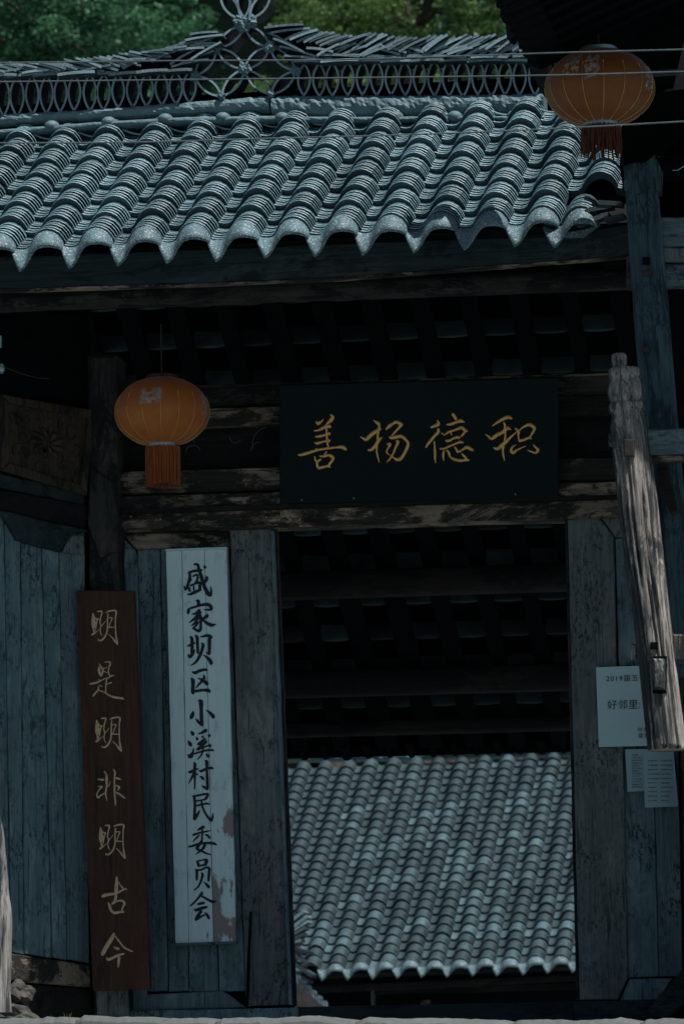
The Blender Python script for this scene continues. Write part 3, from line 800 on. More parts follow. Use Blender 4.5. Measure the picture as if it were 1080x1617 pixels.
# carved panel: frame + flower relief
pan = slab('carved_panel', [(3, 622), (152, 648), (138, 782), (4, 742)], spush(.03), .03, M_carve, side, bev=2)
for poly in ([(3, 622), (152, 648), (141, 660), (16, 636)], [(152, 648), (138, 782), (128, 766), (141, 661)], [(138, 782), (4, 742), (16, 731), (127, 765)], [(4, 741), (3, 623), (15, 637), (15.5, 730)]):
    slab('frame_strip', poly, spush(.055), .025, M_carve, pan, bev=1.5)
m_ = MB(); PL = spush(.034)
def sp_(x, y): return PP(x, y, PL)
def curl(cx, cy, r, a0, turns, w=.007):
    pts = []
    for i in range(22):
        f = i/21; a = R(a0)+turns*2*math.pi*f; rr = r*(1-.8*f)
        pts.append(sp_(cx+rr*math.cos(a), cy-rr*math.sin(a)*1.0+rr*math.cos(a)*.2))
    m_.tube(pts, [w*(1-.5*i/21) for i in range(22)], 6)
for i in range(9):
    a = i/9*2*math.pi
    pts = [sp_(74+q*30*math.cos(a+q*.5), 700-q*27*math.sin(a+q*.5)+6*q*math.cos(a)) for q in (.2, .45, .7, .9, 1)]
    m_.tube(pts, [.005, .013, .016, .011, .003], 6)
for c_ in ((40, 660, 20, 0, 1.2), (110, 680, 20, 120, 1.2), (36, 715, 16, 200, -1.2), (105, 742, 17, 300, 1.3), (75, 655, 14, 60, 1.1), (118, 715, 12, 90, -1), (62, 738, 15, 250, 1)): curl(*c_)
m_.build('flower_relief', M_carve, pan, True)

# ------------------------------------------------------------------ brush characters
CH = {}
def ch(name, ox, oy, s, strokes): CH[name] = (ox, oy, s, strokes)
ch('shan', 465, 645, 10.8, [
 [(370,225,30),(405,250,55),(450,225,35),(500,180,8)], [(610,100,15),(650,140,50),(620,200,60),(560,250,30),(525,285,10)],
 [(335,378,20),(400,370,30),(470,340,45),(540,305,45),(600,305,55),(625,315,20)], [(350,478,15),(410,475,40),(500,455,35),(560,435,35),(600,425,55)],
 [(345,585,20),(400,590,45),(480,565,30),(560,550,35),(600,545,60)], [(545,310,25),(550,450,30),(565,600,30),(580,660,20)], [(375,680,30),(375,715,20)],
 [(60,790,20),(130,785,45),(250,750,45),(400,705,35),(560,680,35),(700,662,30),(800,655,50),(850,675,55),(885,705,25)], [(550,730,20),(505,800,22)],
 [(345,815,15),(355,870,30),(385,910,35),(390,980,35),(420,1025,40)], [(385,905,30),(450,865,35)], [(430,810,20),(500,815,35),(580,795,40),(640,820,50),(660,860,40),(610,930,40),(580,980,30)],
 [(400,1015,40),(480,1000,40),(560,980,35),(610,995,30)]])
ch('yang', 560, 645, 10.8, [
 [(325,200,15),(380,240,45),(415,265,45),(420,330,30),(440,350,40)], [(100,480,12),(150,510,35),(200,525,50),(280,450,60),(370,385,55),(440,345,40)],
 [(420,300,35),(400,400,35),(392,500,30),(385,600,28),(375,720,28),(395,820,25),(420,920,12)], [(470,490,15),(420,530,45),(360,620,50),(290,700,45),(230,705,30)],
 [(530,360,15),(590,300,50),(650,260,40),(710,230,45),(790,270,55),(760,320,40),(690,400,30),(630,465,20)],
 [(590,485,25),(640,500,45),(720,480,50),(800,475,50),(860,520,40),(910,590,45),(890,680,50),(840,780,45),(790,850,50),(730,870,50),(660,835,25),(600,780,10)],
 [(550,605,20),(600,610,50),(570,680,25),(545,740,25),(590,790,15)], [(720,550,50),(740,580,40),(700,660,35),(660,760,30),(600,860,25),(550,910,15)]])
ch('de', 660, 645, 10.8, [
 [(330,200,20),(350,260,50),(300,290,50),(220,320,30)], [(345,340,30),(345,400,45),(280,470,40),(230,530,45),(180,590,40),(135,660,30)],
 [(280,560,25),(285,650,25),(290,750,35),(290,850,28),(305,930,10)], [(400,415,18),(460,455,20)], [(590,90,45),(630,140,45),(650,190,40)],
 [(480,270,15),(560,265,45),(660,230,40),(730,210,55),(790,230,20)], [(460,450,15),(520,400,35),(600,375,30),(680,345,40),(750,325,45),(800,370,50),(840,385,30)],
 [(800,400,30),(740,470,35)], [(560,380,25),(570,450,20)], [(480,550,45),(540,545,40),(600,510,30),(670,490,45),(715,495,40)],
 [(375,680,30),(430,685,30),(540,640,30),(640,600,30),(720,570,40),(775,580,25)], [(440,720,30),(430,800,35),(440,890,12)],
 [(490,705,30),(525,750,35),(550,820,30),(620,865,40),(720,885,45),(800,880,35),(870,880,30)],
 [(625,655,25),(660,700,35),(680,740,30),(760,700,30),(830,660,50),(900,690,50),(945,715,25)], [(745,765,20),(790,810,35),(830,860,35),(870,880,20)]])
ch('ji', 757, 645, 10.8, [
 [(215,300,10),(300,240,35),(400,180,50),(490,145,55),(550,170,35)], [(415,235,25),(435,280,30),(430,340,30)],
 [(95,435,10),(150,470,30),(210,510,50),(300,450,55),(400,400,50),(470,335,55),(540,360,15)], [(440,360,28),(440,480,28),(420,600,35),(400,700,30),(405,780,30),(430,890,10)],
 [(245,665,30),(310,685,50),(390,620,55),(460,560,50),(530,490,35),(620,410,20)], [(605,330,15),(660,390,50),(665,470,25),(680,560,30)],
 [(680,370,20),(750,315,30),(850,275,50),(930,320,50),(930,370,40),(890,440,30),(850,500,25)], [(680,550,40),(760,530,40),(840,500,35),(890,515,15)],
 [(630,615,10),(570,650,30),(540,710,40),(575,750,50),(650,700,30),(790,640,10)], [(915,615,15),(970,670,35),(1000,710,45),(960,755,35),(890,735,30),(820,705,10)]])
MING = [
 [(225,250,20),(215,350,30),(210,480,35),(240,600,30),(250,680,25)], [(225,250,25),(270,350,30),(330,375,35),(355,380,15)], [(240,350,50),(250,450,80),(265,550,50)],
 [(330,380,20),(300,470,35),(290,560,22),(260,650,22)], [(210,710,50),(260,680,35),(310,640,20),(365,590,12)],
 [(320,215,20),(400,210,40),(420,240,32),(390,350,28),(380,450,28),(400,520,28),(385,600,24),(400,690,22),(435,740,10)], [(400,530,20),(440,490,18),(500,410,12)],
 [(505,235,20),(580,205,38),(680,190,34),(725,220,42),(712,320,28),(708,500,26),(715,680,28),(730,800,45),(755,910,35)],
 [(550,260,30),(540,380,32),(540,520,32),(530,640,35),(490,740,38),(420,820,42),(350,830,30),(340,800,15)], [(545,355,20),(640,350,26),(610,430,20),(580,520,20)],
 [(540,540,30),(600,550,30),(700,550,20)], [(560,695,12),(640,770,30),(700,850,42),(755,915,35)]]
ch('ming', 130, 950, 13.5, MING); ch('ming2', 136, 1119, 13.5, MING); ch('ming3', 142, 1288.5, 13.5, MING)
ch('shi', 130, 1035, 13.5, [
 [(360,180,20),(400,250,40),(440,310,40),(420,400,35),(400,450,30)], [(355,250,40),(360,350,60),(400,440,40)], [(440,290,20),(530,260,15)],
 [(480,150,15),(560,140,35),(600,175,40),(570,260,28),(560,370,28),(600,440,30),(680,430,20)], [(450,330,20),(530,380,15)],
 [(160,610,30),(240,600,45),(340,570,35),(460,510,22),(560,480,25),(620,440,20)], [(520,500,30),(505,640,30),(500,790,28)], [(530,620,25),(630,580,30)],
 [(360,510,25),(360,560,20)], [(370,640,30),(430,665,20)], [(350,660,25),(340,740,30),(280,810,40),(225,880,35)],
 [(340,745,20),(480,795,28),(600,870,40),(740,905,50),(850,920,45),(885,945,20)]])
ch('fei', 135, 1205, 13.5, [
 [(400,185,30),(450,260,40),(450,360,60),(455,460,40),(440,580,35),(430,660,35),(460,810,15)], [(260,350,20),(330,360,45),(400,365,30)],
 [(260,510,15),(350,510,45),(290,580,25),(245,670,30),(270,740,50),(340,690,30),(420,650,20)], [(460,520,25),(500,480,25),(535,400,10)],
 [(590,140,25),(630,200,40),(620,320,35),(620,500,38),(625,700,38),(640,850,35),(640,925,15)], [(630,325,25),(700,335,45),(765,365,20)],
 [(640,480,20),(720,520,45),(690,590,20)], [(640,620,20),(740,680,45),(850,760,30)]])
ch('gu', 145, 1375, 13.5, [
 [(530,140,40),(530,260,70),(520,400,85),(515,480,60),(500,640,60),(430,720,50)], [(560,230,20),(620,330,25),(680,390,35),(750,405,35)],
 [(220,560,60),(290,530,75),(400,510,60),(500,500,55),(600,450,45),(690,410,40)], [(350,690,25),(380,760,60),(410,850,55),(490,910,60),(600,890,50),(690,895,30)],
 [(450,720,40),(540,660,30),(640,650,50),(700,710,50),(660,790,40),(650,870,40),(690,900,30)]])
ch('jin', 145, 1460, 13.5, [
 [(475,190,40),(440,280,85),(340,440,90),(240,620,90),(240,670,40)], [(500,260,30),(600,390,35),(680,490,40),(780,550,40),(880,590,20)], [(460,485,15),(530,520,60),(590,530,40)],
 [(310,710,15),(350,760,60),(470,710,55),(580,660,55),(690,635,40)], [(590,700,55),(575,800,60),(565,930,15)]])
ch('sheng', 275, 880, 13.5, [
 [(305,335,50),(400,300,60),(500,285,60),(600,275,40)], [(330,340,60),(335,450,65),(290,600,60),(240,690,50),(215,610,20)],
 [(420,155,40),(500,160,60),(530,260,70),(570,380,75),(610,520,80),(660,660,80),(720,770,90),(770,830,60)], [(770,830,70),(790,740,50),(780,620,15)],
 [(640,190,50),(665,230,70)], [(690,420,70),(690,480,70),(620,570,60)], [(400,410,40),(480,375,45),(505,410,50),(490,500,50),(440,560,45)], [(370,470,40),(340,520,30)],
 [(350,610,50),(440,570,40),(540,545,60),(560,600,60)], [(310,640,50),(340,730,60)], [(420,610,38),(420,710,38)], [(550,570,60),(550,680,70)], [(285,795,30),(350,790,55),(460,740,70),(580,690,50)]])
ch('jia', 280, 940, 13.5, [
 [(400,120,40),(450,130,70),(450,220,70)], [(265,270,30),(240,330,70),(230,400,50)], [(280,280,50),(380,250,50),(520,210,60),(640,200,70),(710,240,70),(725,300,60),(650,315,40),(560,305,15)],
 [(320,405,25),(400,390,60),(480,320,80)], [(480,340,80),(450,430,90),(360,510,60),(255,590,20)], [(440,480,60),(380,590,55),(300,655,20)], [(450,570,50),(390,660,50),(315,715,20)],
 [(460,420,90),(500,500,80),(500,620,55),(495,720,70),(460,790,40)], [(340,720,30),(400,740,60),(460,780,60)], [(640,410,40),(630,450,80),(540,510,40)],
 [(540,520,40),(620,590,65),(720,640,75),(760,640,60),(830,620,15)]])
ch('ba', 280, 990, 13.5, [
 [(265,210,25),(310,250,70),(315,400,70),(310,560,70)], [(210,415,20),(280,390,60),(380,340,35)], [(375,185,30),(420,220,70),(430,350,65),(440,570,60)],
 [(240,600,60),(275,640,70),(330,570,70),(370,490,30)], [(490,215,20),(560,205,50),(640,185,60),(710,220,80),(740,240,40)], [(685,240,75),(685,420,70),(680,590,60)], [(610,540,20),(680,590,50)],
 [(510,350,30),(550,390,70),(520,520,65),(470,640,65),(390,760,50),(285,830,20)], [(550,600,15),(640,660,60),(710,740,80),(720,800,70)]])
ch('qu', 280, 1045, 13.5, [
 [(315,215,25),(380,240,70),(470,200,65),(570,175,60),(635,180,55)], [(285,350,15),(330,400,85),(335,500,75),(330,640,80),(350,690,50)],
 [(330,640,60),(440,625,60),(560,610,60),(660,620,80),(700,660,30)], [(550,280,20),(575,340,60),(530,410,60),(460,490,45),(390,570,20)], [(440,360,20),(530,390,60),(620,460,80),(640,500,60)]])
ch('xiao', 280, 1090, 13.5, [
 [(440,225,20),(500,250,95),(510,400,75),(515,600,75),(525,720,70),(540,770,40)], [(395,605,15),(440,670,60),(530,760,50)], [(345,450,20),(325,520,85),(290,610,70)],
 [(620,430,20),(700,490,60),(760,560,80),(775,600,60)]])
ch('xi', 280, 1140, 13.5, [
 [(280,215,25),(320,240,70),(335,290,70)], [(225,405,20),(270,470,80),(295,520,60)], [(345,560,20),(335,650,50),(280,740,100),(220,700,20)], [(445,265,20),(540,230,60),(620,180,85)],
 [(410,335,40),(430,390,60)], [(535,310,50),(550,345,45)], [(685,275,50),(680,320,60)], [(600,370,60),(520,430,60),(440,490,60)], [(440,490,50),(530,480,30),(630,420,50)],
 [(620,430,55),(540,500,50),(420,600,60)], [(420,605,50),(520,560,45),(640,520,35),(700,510,60),(700,545,40)], [(360,690,40),(480,650,40),(600,620,40),(720,605,50),(780,620,30)],
 [(555,580,40),(520,700,40),(430,815,20)], [(620,690,40),(670,750,80)]])
ch('cun', 280, 1190, 13.5, [
 [(350,200,40),(375,240,65),(370,400,65),(375,600,40),(370,770,35)], [(230,400,25),(280,400,65),(380,350,50),(450,330,30)], [(360,420,60),(300,540,45),(240,650,15)], [(400,430,40),(440,465,30)],
 [(590,160,30),(630,190,75),(630,350,55),(640,560,60),(645,720,60),(650,780,40)], [(530,690,30),(590,735,60),(650,775,50)], [(455,370,20),(520,380,60),(620,330,50),(720,315,60),(775,330,30)],
 [(480,495,20),(530,520,60),(555,565,50)]])
ch('min', 280, 1240, 13.5, [
 [(330,250,50),(440,225,45),(620,190,50)], [(620,190,60),(650,215,60),(600,310,60)], [(380,350,35),(500,330,35),(600,310,45)], [(365,260,60),(375,400,55),(370,600,60),(365,740,70)],
 [(365,745,60),(410,670,60),(450,600,50),(480,540,15)], [(395,450,40),(500,425,40),(620,400,45),(700,415,25)], [(520,330,30),(525,420,45),(570,550,45),(640,670,50),(720,760,70)],
 [(725,780,50),(750,700,45),(765,600,12)]])
ch('wei', 280, 1295, 13.5, [
 [(430,225,30),(500,190,60),(570,150,80)], [(330,330,50),(450,290,45),(600,255,40),(710,235,20)], [(535,220,45),(530,340,40),(525,450,45)], [(470,330,40),(400,400,40),(335,470,20)],
 [(590,320,30),(650,340,50),(690,400,50)], [(235,570,30),(300,570,50),(450,520,50),(620,500,50),(760,505,60),(840,540,30)],
 [(530,450,60),(450,560,70),(420,620,60),(520,670,50),(620,720,40),(720,745,25)], [(590,520,70),(560,600,60),(480,680,45),(390,740,20)]])
ch('yuan', 280, 1345, 13.5, [
 [(410,205,30),(440,250,60),(460,330,50)], [(430,210,30),(580,180,40),(620,200,80),(600,300,60)], [(470,310,40),(590,290,50)], [(385,380,20),(415,430,60),(415,620,50)],
 [(430,400,40),(510,395,45),(620,345,45),(680,370,60),(675,480,60),(665,640,50)], [(510,460,30),(540,500,60),(510,620,50),(450,750,40),(355,835,30)], [(560,655,15),(640,720,60),(680,780,60)]])
ch('hui', 280, 1395, 13.5, [
 [(515,180,20),(520,230,60),(430,340,45),(340,440,45),(270,495,25)], [(510,270,40),(620,340,50),(740,400,60),(780,400,60),(830,380,10)], [(430,455,40),(500,440,60),(580,420,50)],
 [(360,560,30),(410,580,70),(520,540,70),(640,515,50)], [(520,600,60),(460,670,70),(410,770,80),(420,790,60)], [(430,770,70),(500,720,50),(600,680,30)], [(590,630,25),(640,690,60),(680,770,50)]])
def catmull(pts, n=6):
    out = []
    q = [pts[0]]+list(pts)+[pts[-1]]
    for i in range(1, len(q)-2):
        for s in range(n):
            t = s/n; o = []
            for c in range(3):
                p0, p1, p2, p3 = q[i-1][c], q[i][c], q[i+1][c], q[i+2][c]
                o.append(.5*((2*p1)+(-p0+p2)*t+(2*p0-5*p1+4*p2-p3)*t*t+(-p0+3*p1-3*p2+p3)*t**3))
            out.append(o)
    out.append(list(pts[-1])); return out
def char(key, pl, mat, parent, ridge_h, wscale=1.0):
    """one brush written character; every stroke is a tapering raised ridge on the board"""
    ox, oy, s, st = CH[key]; m_ = MB(); n = pl[1]; wscale = wscale*(1.15 if s < 11 else 1.0)
    for si, stroke in enumerate(st):
        pts = catmull(stroke); L = len(pts); vs = []; fs = []
        base = n*(.0012+.00012*si)
        for i, (x, y, w) in enumerate(pts):
            a = pts[max(i-1, 0)]; b = pts[min(i+1, L-1)]; t = Vector((b[0]-a[0], b[1]-a[1]))
            if t.length < 1e-3: t = Vector((1, 0))
            t.normalize(); nn = Vector((-t.y, t.x)); w = max(w, 8)*wscale
            e = .7 if i in (0, L-1) else 1
            for f in (-.5, -.18, .18, .5):
                q = Vector((x, y))+nn*w*f*e
                hgt = ridge_h*(w/60 if ridge_h > .002 else 1) if abs(f) < .3 and 0 < i < L-1 else 0
                vs.append(PP(ox+q.x/s, oy+q.y/s, pl)+base+n*hgt)
        for i in range(L-1):
            for k in range(3): fs.append((4*i+k, 4*i+k+1, 4*i+k+5, 4*i+k+4))
        # rounded end caps
        for (i, sg) in ((0, -1), (L-1, 1)):
            x, y, w = pts[i]; a = pts[max(i-1, 0)]; b = pts[min(i+1, L-1)]; t = Vector((b[0]-a[0], b[1]-a[1])).normalized()
            tip = Vector((x, y))+t*sg*w*wscale*.32; vs.append(PP(ox+tip.x/s, oy+tip.y/s, pl)+base)
            k = len(vs)-1; fs += [(4*i, 4*i+1, k), (4*i+1, 4*i+2, k), (4*i+2, 4*i+3, k)]
        m_.add(vs, fs)
    return m_.build('character', mat, parent)

# ------------------------------------------------------------------ hanging boards (things)
# plaque over the door, tipped forward
pt, pb = P(660, 602, -.33), P(660, 790, -.15)
PLQ = plane3(pt, pb, pt+Vector((1, 0, 0)))
plq = thing('name_plaque', PP(660, 790, PLQ), 'wide black-green lacquered plaque with four gold characters above the doorway', 'plaque')
slab('board', [(441, 608), (880, 596), (881.5, 787), (441.5, 796)], PLQ, .035, M_board, plq, jit=.1, bev=1)
for k in ('shan', 'yang', 'de', 'ji'): char(k, PLQ, M_gold, plq, .007)
# narrow white painted village board: three planks
SG = yplane(-.10)
sgn = thing('village_signboard', PP(325, 1493, SG), 'tall peeling white painted plank board with eleven black brush characters', 'sign')
for (a, b, c, d, dy) in ((262, 286.6, 277, 297.6, 0), (287.4, 322.2, 298.4, 336.6, .0006), (323, 357.5, 337.4, 372.5, -.0004)):
    slab('plank', [(a, 868-(a-262)*.035), (b, 868-(b-262)*.035), (d, 1493-(d-277)*.03), (c, 1493-(c-277)*.03)], SG, .025, M_sign2 if a > 320 else M_sign, sgn, jit=.35, bev=.7, push=dy)
slab('top_strip', [(261, 867), (358, 863.5), (358, 867), (261, 870.5)], yplane(-.112), .03, M_paper, sgn, jit=.1, bev=.4)
slab('bottom_strip', [(276, 1490), (373, 1487), (373, 1491), (277, 1495)], yplane(-.112), .03, M_rail, sgn, jit=.3, bev=.4)
SG2 = yplane(-.1015)
for k in ('sheng', 'jia', 'ba', 'qu', 'xiao', 'xi', 'cun', 'min', 'wei', 'yuan', 'hui'): char(k, SG2, M_ink, sgn, .0004)
# brown couplet board leaning on the column
ct, cb = P(178, 933, -.26), P(178, 1563, -.31)
CPL = plane3(ct, cb, ct+Vector((1, -.1, 0)))
cpl = thing('couplet_board', PP(190, 1563, CPL), 'tall narrow red-brown varnished board with seven dull gold characters, in front of the left column', 'sign')
slab('board', [(120.5, 932), (210.5, 933), (236.5, 1562), (146, 1566)], CPL, .035, M_brown, cpl, jit=.2, bev=1)
for k in ('ming', 'shi', 'ming2', 'fei', 'ming3', 'gu', 'jin'): char(k, CPL, M_goldpale, cpl, .004)

# ------------------------------------------------------------------ papers
def text_on(s, pl, x, y, hpx, parent, mat, skew=-.02, sx=1.0, name='printed_text', spacing=1.0):
    cu = bpy.data.curves.new('t', 'FONT'); cu.body = s; cu.size = 1; cu.resolution_u = 3; cu.space_character = spacing
    o = bpy.data.objects.new('t', cu); COL.objects.link(o); dg = bpy.context.evaluated_depsgraph_get()
    me = bpy.data.meshes.new_from_object(o.evaluated_get(dg)); bpy.data.objects.remove(o)
    if not me.vertices: return
    vs = [PP(x+v.co.x*hpx*sx, y-v.co.y*hpx+skew*v.co.x*hpx, pl)+pl[1]*.0012 for v in me.vertices]
    return mobj(name, vs, [tuple(p.vertices) for p in me.polygons], mat, parent)
def paper(poly, Y, label, mat, prints, bend=.006):
    pl = yplane(Y); t_ = thing('notice_paper', PP(sum(p[0] for p in poly)/4, max(p[1] for p in poly), pl), label, 'notice')
    n = 10; vs = []; fs = []
    c = [Vector(p) for p in poly]
    for j in range(n+1):
        for i in range(n+1):
            u, v = i/n, j/n; q = (c[0]*(1-u)+c[1]*u)*(1-v)+(c[3]*(1-u)+c[2]*u)*v
            vs.append(PP(q.x, q.y, pl)+pl[1]*(bend*.8*noise.noise(Vector((u*2.5, v*2.5, Y*9)))-.001))
    k = len(vs); vs += [v+Vector((0, .0012, 0)) for v in vs]
    for j in range(n):
        for i in range(n):
            a = j*(n+1)+i; fs.append((a, a+n+1, a+n+2, a+1)); fs.append((k+a, k+a+1, k+a+n+2, k+a+n+1))
    mobj('sheet', vs, fs, mat, t_, True)
    prints(t_, (pl[0]+pl[1]*.003, pl[1])); return t_
def pr1(t_, pl):
    text_on('2019届五佳', pl, 957, 1076, 11.2, t_, M_print, spacing=1.22)
    text_on('好邻里:', pl, 958.5, 1119.5, 16, t_, M_print, spacing=1.08)
    text_on('中共', pl, 1006.5, 1156, 8.2, t_, M_print, spacing=1.25); text_on('盛家', pl, 1007.5, 1165, 8.2, t_, M_print, spacing=1.25)
paper([(941, 1054), (1030, 1051), (1034, 1178), (945.5, 1180)], -.085, 'large pale blue sheet of paper with black printed text, beside the hanging pillar', M_paper, pr1)
def rows(x0, x1, y0, y1, dy, seed, cols=1):
    def f(t_, pl):
        rnd = random.Random(seed); m_ = MB(); y = y0
        while y < y1:
            for c in range(cols):
                a = x0+(x1-x0)*c/cols; b = a+(x1-x0)/cols*rnd.uniform(.55, .88); x = a
                while x < b:
                    wd = rnd.uniform(1.2, 2.4); h_ = rnd.uniform(1.2, 2.2); q = [PP(x, y, pl), PP(x+wd, y-.03, pl), PP(x+wd, y+h_, pl), PP(x, y+h_, pl)]
                    m_.add(q, [(0, 3, 2, 1)]); x += wd+rnd.uniform(.4, 1.2)
            y += dy
        m_.build('faint_print', M_print2, t_)
    return f
paper([(987, 1184), (1018, 1183), (1018, 1249.5), (991, 1251)], -.068, 'small grey printed sheet, left one of the two overlapping below the large sheet', M_paper2, rows(998, 1015, 1192, 1245, 4.2, 3))
paper([(1015, 1184), (1063, 1181), (1071, 1274), (1018.5, 1276)], -.075, 'grey printed list sheet, right and lower one of the two overlapping papers', M_paper2, rows(1023, 1064, 1201, 1268, 7, 5, 2))

# ------------------------------------------------------------------ lanterns
def lantern(px, py, wpx, hpx, Y, label, tass, red, prints, ropetop):
    c0 = P(px, py, Y); s = F/(c0-CP).dot(CD); a = wpx/2/s; h = hpx/2/s
    t_ = thing('lantern', c0-Vector((0, 0, h)), label, 'lantern', 'round orange lanterns under the eaves')
    nv, nu = 22, 80; vs = []; fs = []
    th0 = .30
    def surf(th, ph, off=0.0):
        sc = 1-.012*abs(math.cos(ph*8))
        r = a*math.sin(th)**.9*sc+off
        return c0+Vector((r*math.sin(ph), -r*math.cos(ph), h*math.cos(th)*1.04*(1 if abs(math.cos(th)) > 0 else 1)))
    for i in range(nv+1):
        th = th0+(math.pi-2*th0)*i/nv
        for j in range(nu): vs.append(surf(th, 2*math.pi*j/nu))
    for i in range(nv):
        for j in range(nu): fs.append((i*nu+j, (i+1)*nu+j, (i+1)*nu+(j+1) % nu, i*nu+(j+1) % nu))
    mobj('shade', vs, fs, M_lant2 if red else M_lant, t_, True)
    for j in range(16):
        ph = 2*math.pi*(j+.5)/16 + .0
        m_ = MB(); m_.tube([surf(1.15+(math.pi-th0-1.15)*i/12, ph, .0015) for i in range(13)], .0011, 5); m_.build('rib', M_goldrib, t_, True)
    for sgn_, nm in ((1, 'top_ring'), (-1, 'bottom_ring')):
        m_ = MB(); zc = c0+Vector((0, 0, sgn_*h*1.0)); r = a*.33
        m_.tube([zc+Vector((0, 0, -.018)), zc+Vector((0, 0, -.016)), zc+Vector((0, 0, .014)), zc+Vector((0, 0, .018))], [r*.95, r*1.03, r*1.03, r*.95], 40); m_.build(nm, M_metal if red else (M_carve if sgn_ > 0 else M_metal), t_, False)
    m_ = MB(); zt = c0+Vector((0, 0, h)); m_.tube([zt, zt+Vector((0, 0, ropetop))], .004, 6); m_.build('cord', M_iron, t_)
    # fringe
    m_ = MB(); zb = c0-Vector((0, 0, h+.012)); r = a*.33; n = 72; Lf = tass/s
    rnd = random.Random(int(px))
    for j in range(n):
        ph = 2*math.pi*j/n; rr = r*(1+.05*math.sin(j*2.4)); l = Lf*(1-rnd.random()*(.30 if red else .03))
        dx = rnd.uniform(-.006, .006)*(2 if red else .4)
        d = Vector((math.sin(ph), -math.cos(ph), 0)); p = zb+d*rr
        m_.tube([p, p-Vector((0, 0, l*.5))+d*.003+Vector((dx*.4, 0, 0)), p-Vector((0, 0, l))+Vector((dx, 0, 0))], [.0052, .0048, .003], 4)
    m_.build('tassel', M_tassred if red else M_tass, t_)
    # floral print: rings, petals and dots standing 1 mm proud of the silk
    rnd = random.Random(11+int(px))
    for (pc, tc_, dp, dt, cnt) in prints:
        m_ = MB()
        for _ in range(int(cnt*1.35)):
            ph = pc+rnd.uniform(-dp, dp); th = tc_+rnd.uniform(-dt, dt); k = rnd.random(); rr = rnd.uniform(.003, .009)
            R0 = a*math.sin(th)
            def q(u, v): return surf(th-v/h, ph+u/max(R0, .05), .0018)
            if k < .45:
                n = 12; i0 = rr*.55; vv = []
                for i in range(n):
                    an = 2*math.pi*i/n; vv += [q(i0*math.cos(an), i0*math.sin(an)), q(rr*math.cos(an), rr*math.sin(an))]
                m_.add(vv, [(2*i, 2*((i+1) % n), 2*((i+1) % n)+1, 2*i+1) for i in range(n)])
            else:
                np2 = 5
                for f in range(np2):
                    an = 2*math.pi*f/np2+k*3; vv = [q(0, 0), q(rr*.5*math.cos(an-.4), rr*.5*math.sin(an-.4)), q(rr*math.cos(an), rr*math.sin(an)), q(rr*.5*math.cos(an+.4), rr*.5*math.sin(an+.4))]
                    m_.add(vv, [(0, 1, 2, 3)])
        m_.build('floral_print', M_lace, t_)
    return t_
lantern(256, 650, 150, 106, -.62, 'orange silk lantern with straight orange fringe hanging left of the plaque', 62, False,
        [(-.20+.18, 1.28, .24, .24, 110), (1.2+.18, 1.5, .14, .3, 50)], .28)
lantern(947, 138, 174, 118, -2.05, 'larger orange lantern with ragged dark red fringe hanging at upper right over the roof end', 50, True,
        [(-.62+.18, 1.15, .17, .32, 60), (-.2+.18, 1.32, .12, .34, 55), (1.1+.18, 1.5, .16, .34, 60)], .35)

# ------------------------------------------------------------------ stilt house at the right
st = thing('stilt_house', P(1075, 1617, -1.7), 'weathered timber stilt house corner with a carved hanging pillar at the right edge', 'house')
# hanging pillar
HY = -2.25
def lath(axis, rad, seg, grooves, mat, name, parent, cracks=(), smooth=True, sq=0):
    """irregular turned timber; axis: list of (px,py) centre, rad: half widths in px"""
    vs = []; fs = []; n = seg
    for i, ((x, y), r) in enumerate(zip(axis, rad)):
        c = P(x, y, HY if name == 'hanging_pillar' else PY); k = (c-CP).dot(CD)/F; rr = r*k
        for j in range(n):
            a = 2*math.pi*j/n; g = 0
            for (ga, gw, gd, g0, g1) in cracks:
                d = abs((math.degrees(a)-ga-3*math.sin(y*.02)+180) % 360-180)
                if d < gw and g0 < y < g1: g -= gd*(1-d/gw)*min(1, (y-g0)/25, (g1-y)/25)
            g += .035*noise.noise(Vector((math.cos(a)*1.4, math.sin(a)*1.4, y*.006)))
            g += .05*noise.noise(Vector((math.cos(a)*5, math.sin(a)*5, y*.004+3)))*grooves
            g += .03*noise.noise(Vector((math.cos(a)*13, math.sin(a)*13, y*.012+9)))*grooves
            vs.append(c+Vector((math.sin(a), -math.cos(a), 0))*rr*(1+g))
    for i in range(len(axis)-1):
        for j in range(n): fs.append((i*n+j, (i+1)*n+j, (i+1)*n+(j+1) % n, i*n+(j+1) % n))
    fs.append(tuple(range(n)))
    o = mobj(name, vs, fs, mat, parent, smooth)
    return o, [vs[(len(axis)-1)*n+j] for j in range(n)]
ctr = [(558, 977, 9), (561, 977, 12), (570, 977.5, 12.5), (578, 978, 12), (580.5, 978, 11), (582, 986, 24), (584, 987, 27), (594, 987.5, 27.5), (597, 987.5, 25), (601, 988, 25.5), (608, 988, 28.5), (618, 988.5, 30), (628, 989, 29), (634, 989.5, 26.5), (636.5, 989.5, 26),
       (638, 990, 29.5), (642, 990, 30.5), (650, 990.5, 29), (653, 991, 25.5), (660, 992, 26.5), (668, 992.5, 29), (675, 993, 30)]
y = 690
while y < 1186:
    f = (y-675)/(1186-675); ctr.append((y, 993+f*61, 30+1.0*math.sin(f*7))); y += 9
ctr.append((1184, 1054.5, 30))
axis = [(x, y) for y, x, r in ctr]; rad = [r for y, x, r in ctr]
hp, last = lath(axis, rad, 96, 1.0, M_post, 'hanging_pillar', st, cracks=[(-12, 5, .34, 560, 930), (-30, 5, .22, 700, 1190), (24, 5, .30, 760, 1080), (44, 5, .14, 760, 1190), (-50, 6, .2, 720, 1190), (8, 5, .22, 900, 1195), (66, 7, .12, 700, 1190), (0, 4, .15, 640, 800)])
hp['label'] = 'round weathered pillar hanging free, lit by the sun below its carved head'
cen = sum(last, Vector())/len(last)
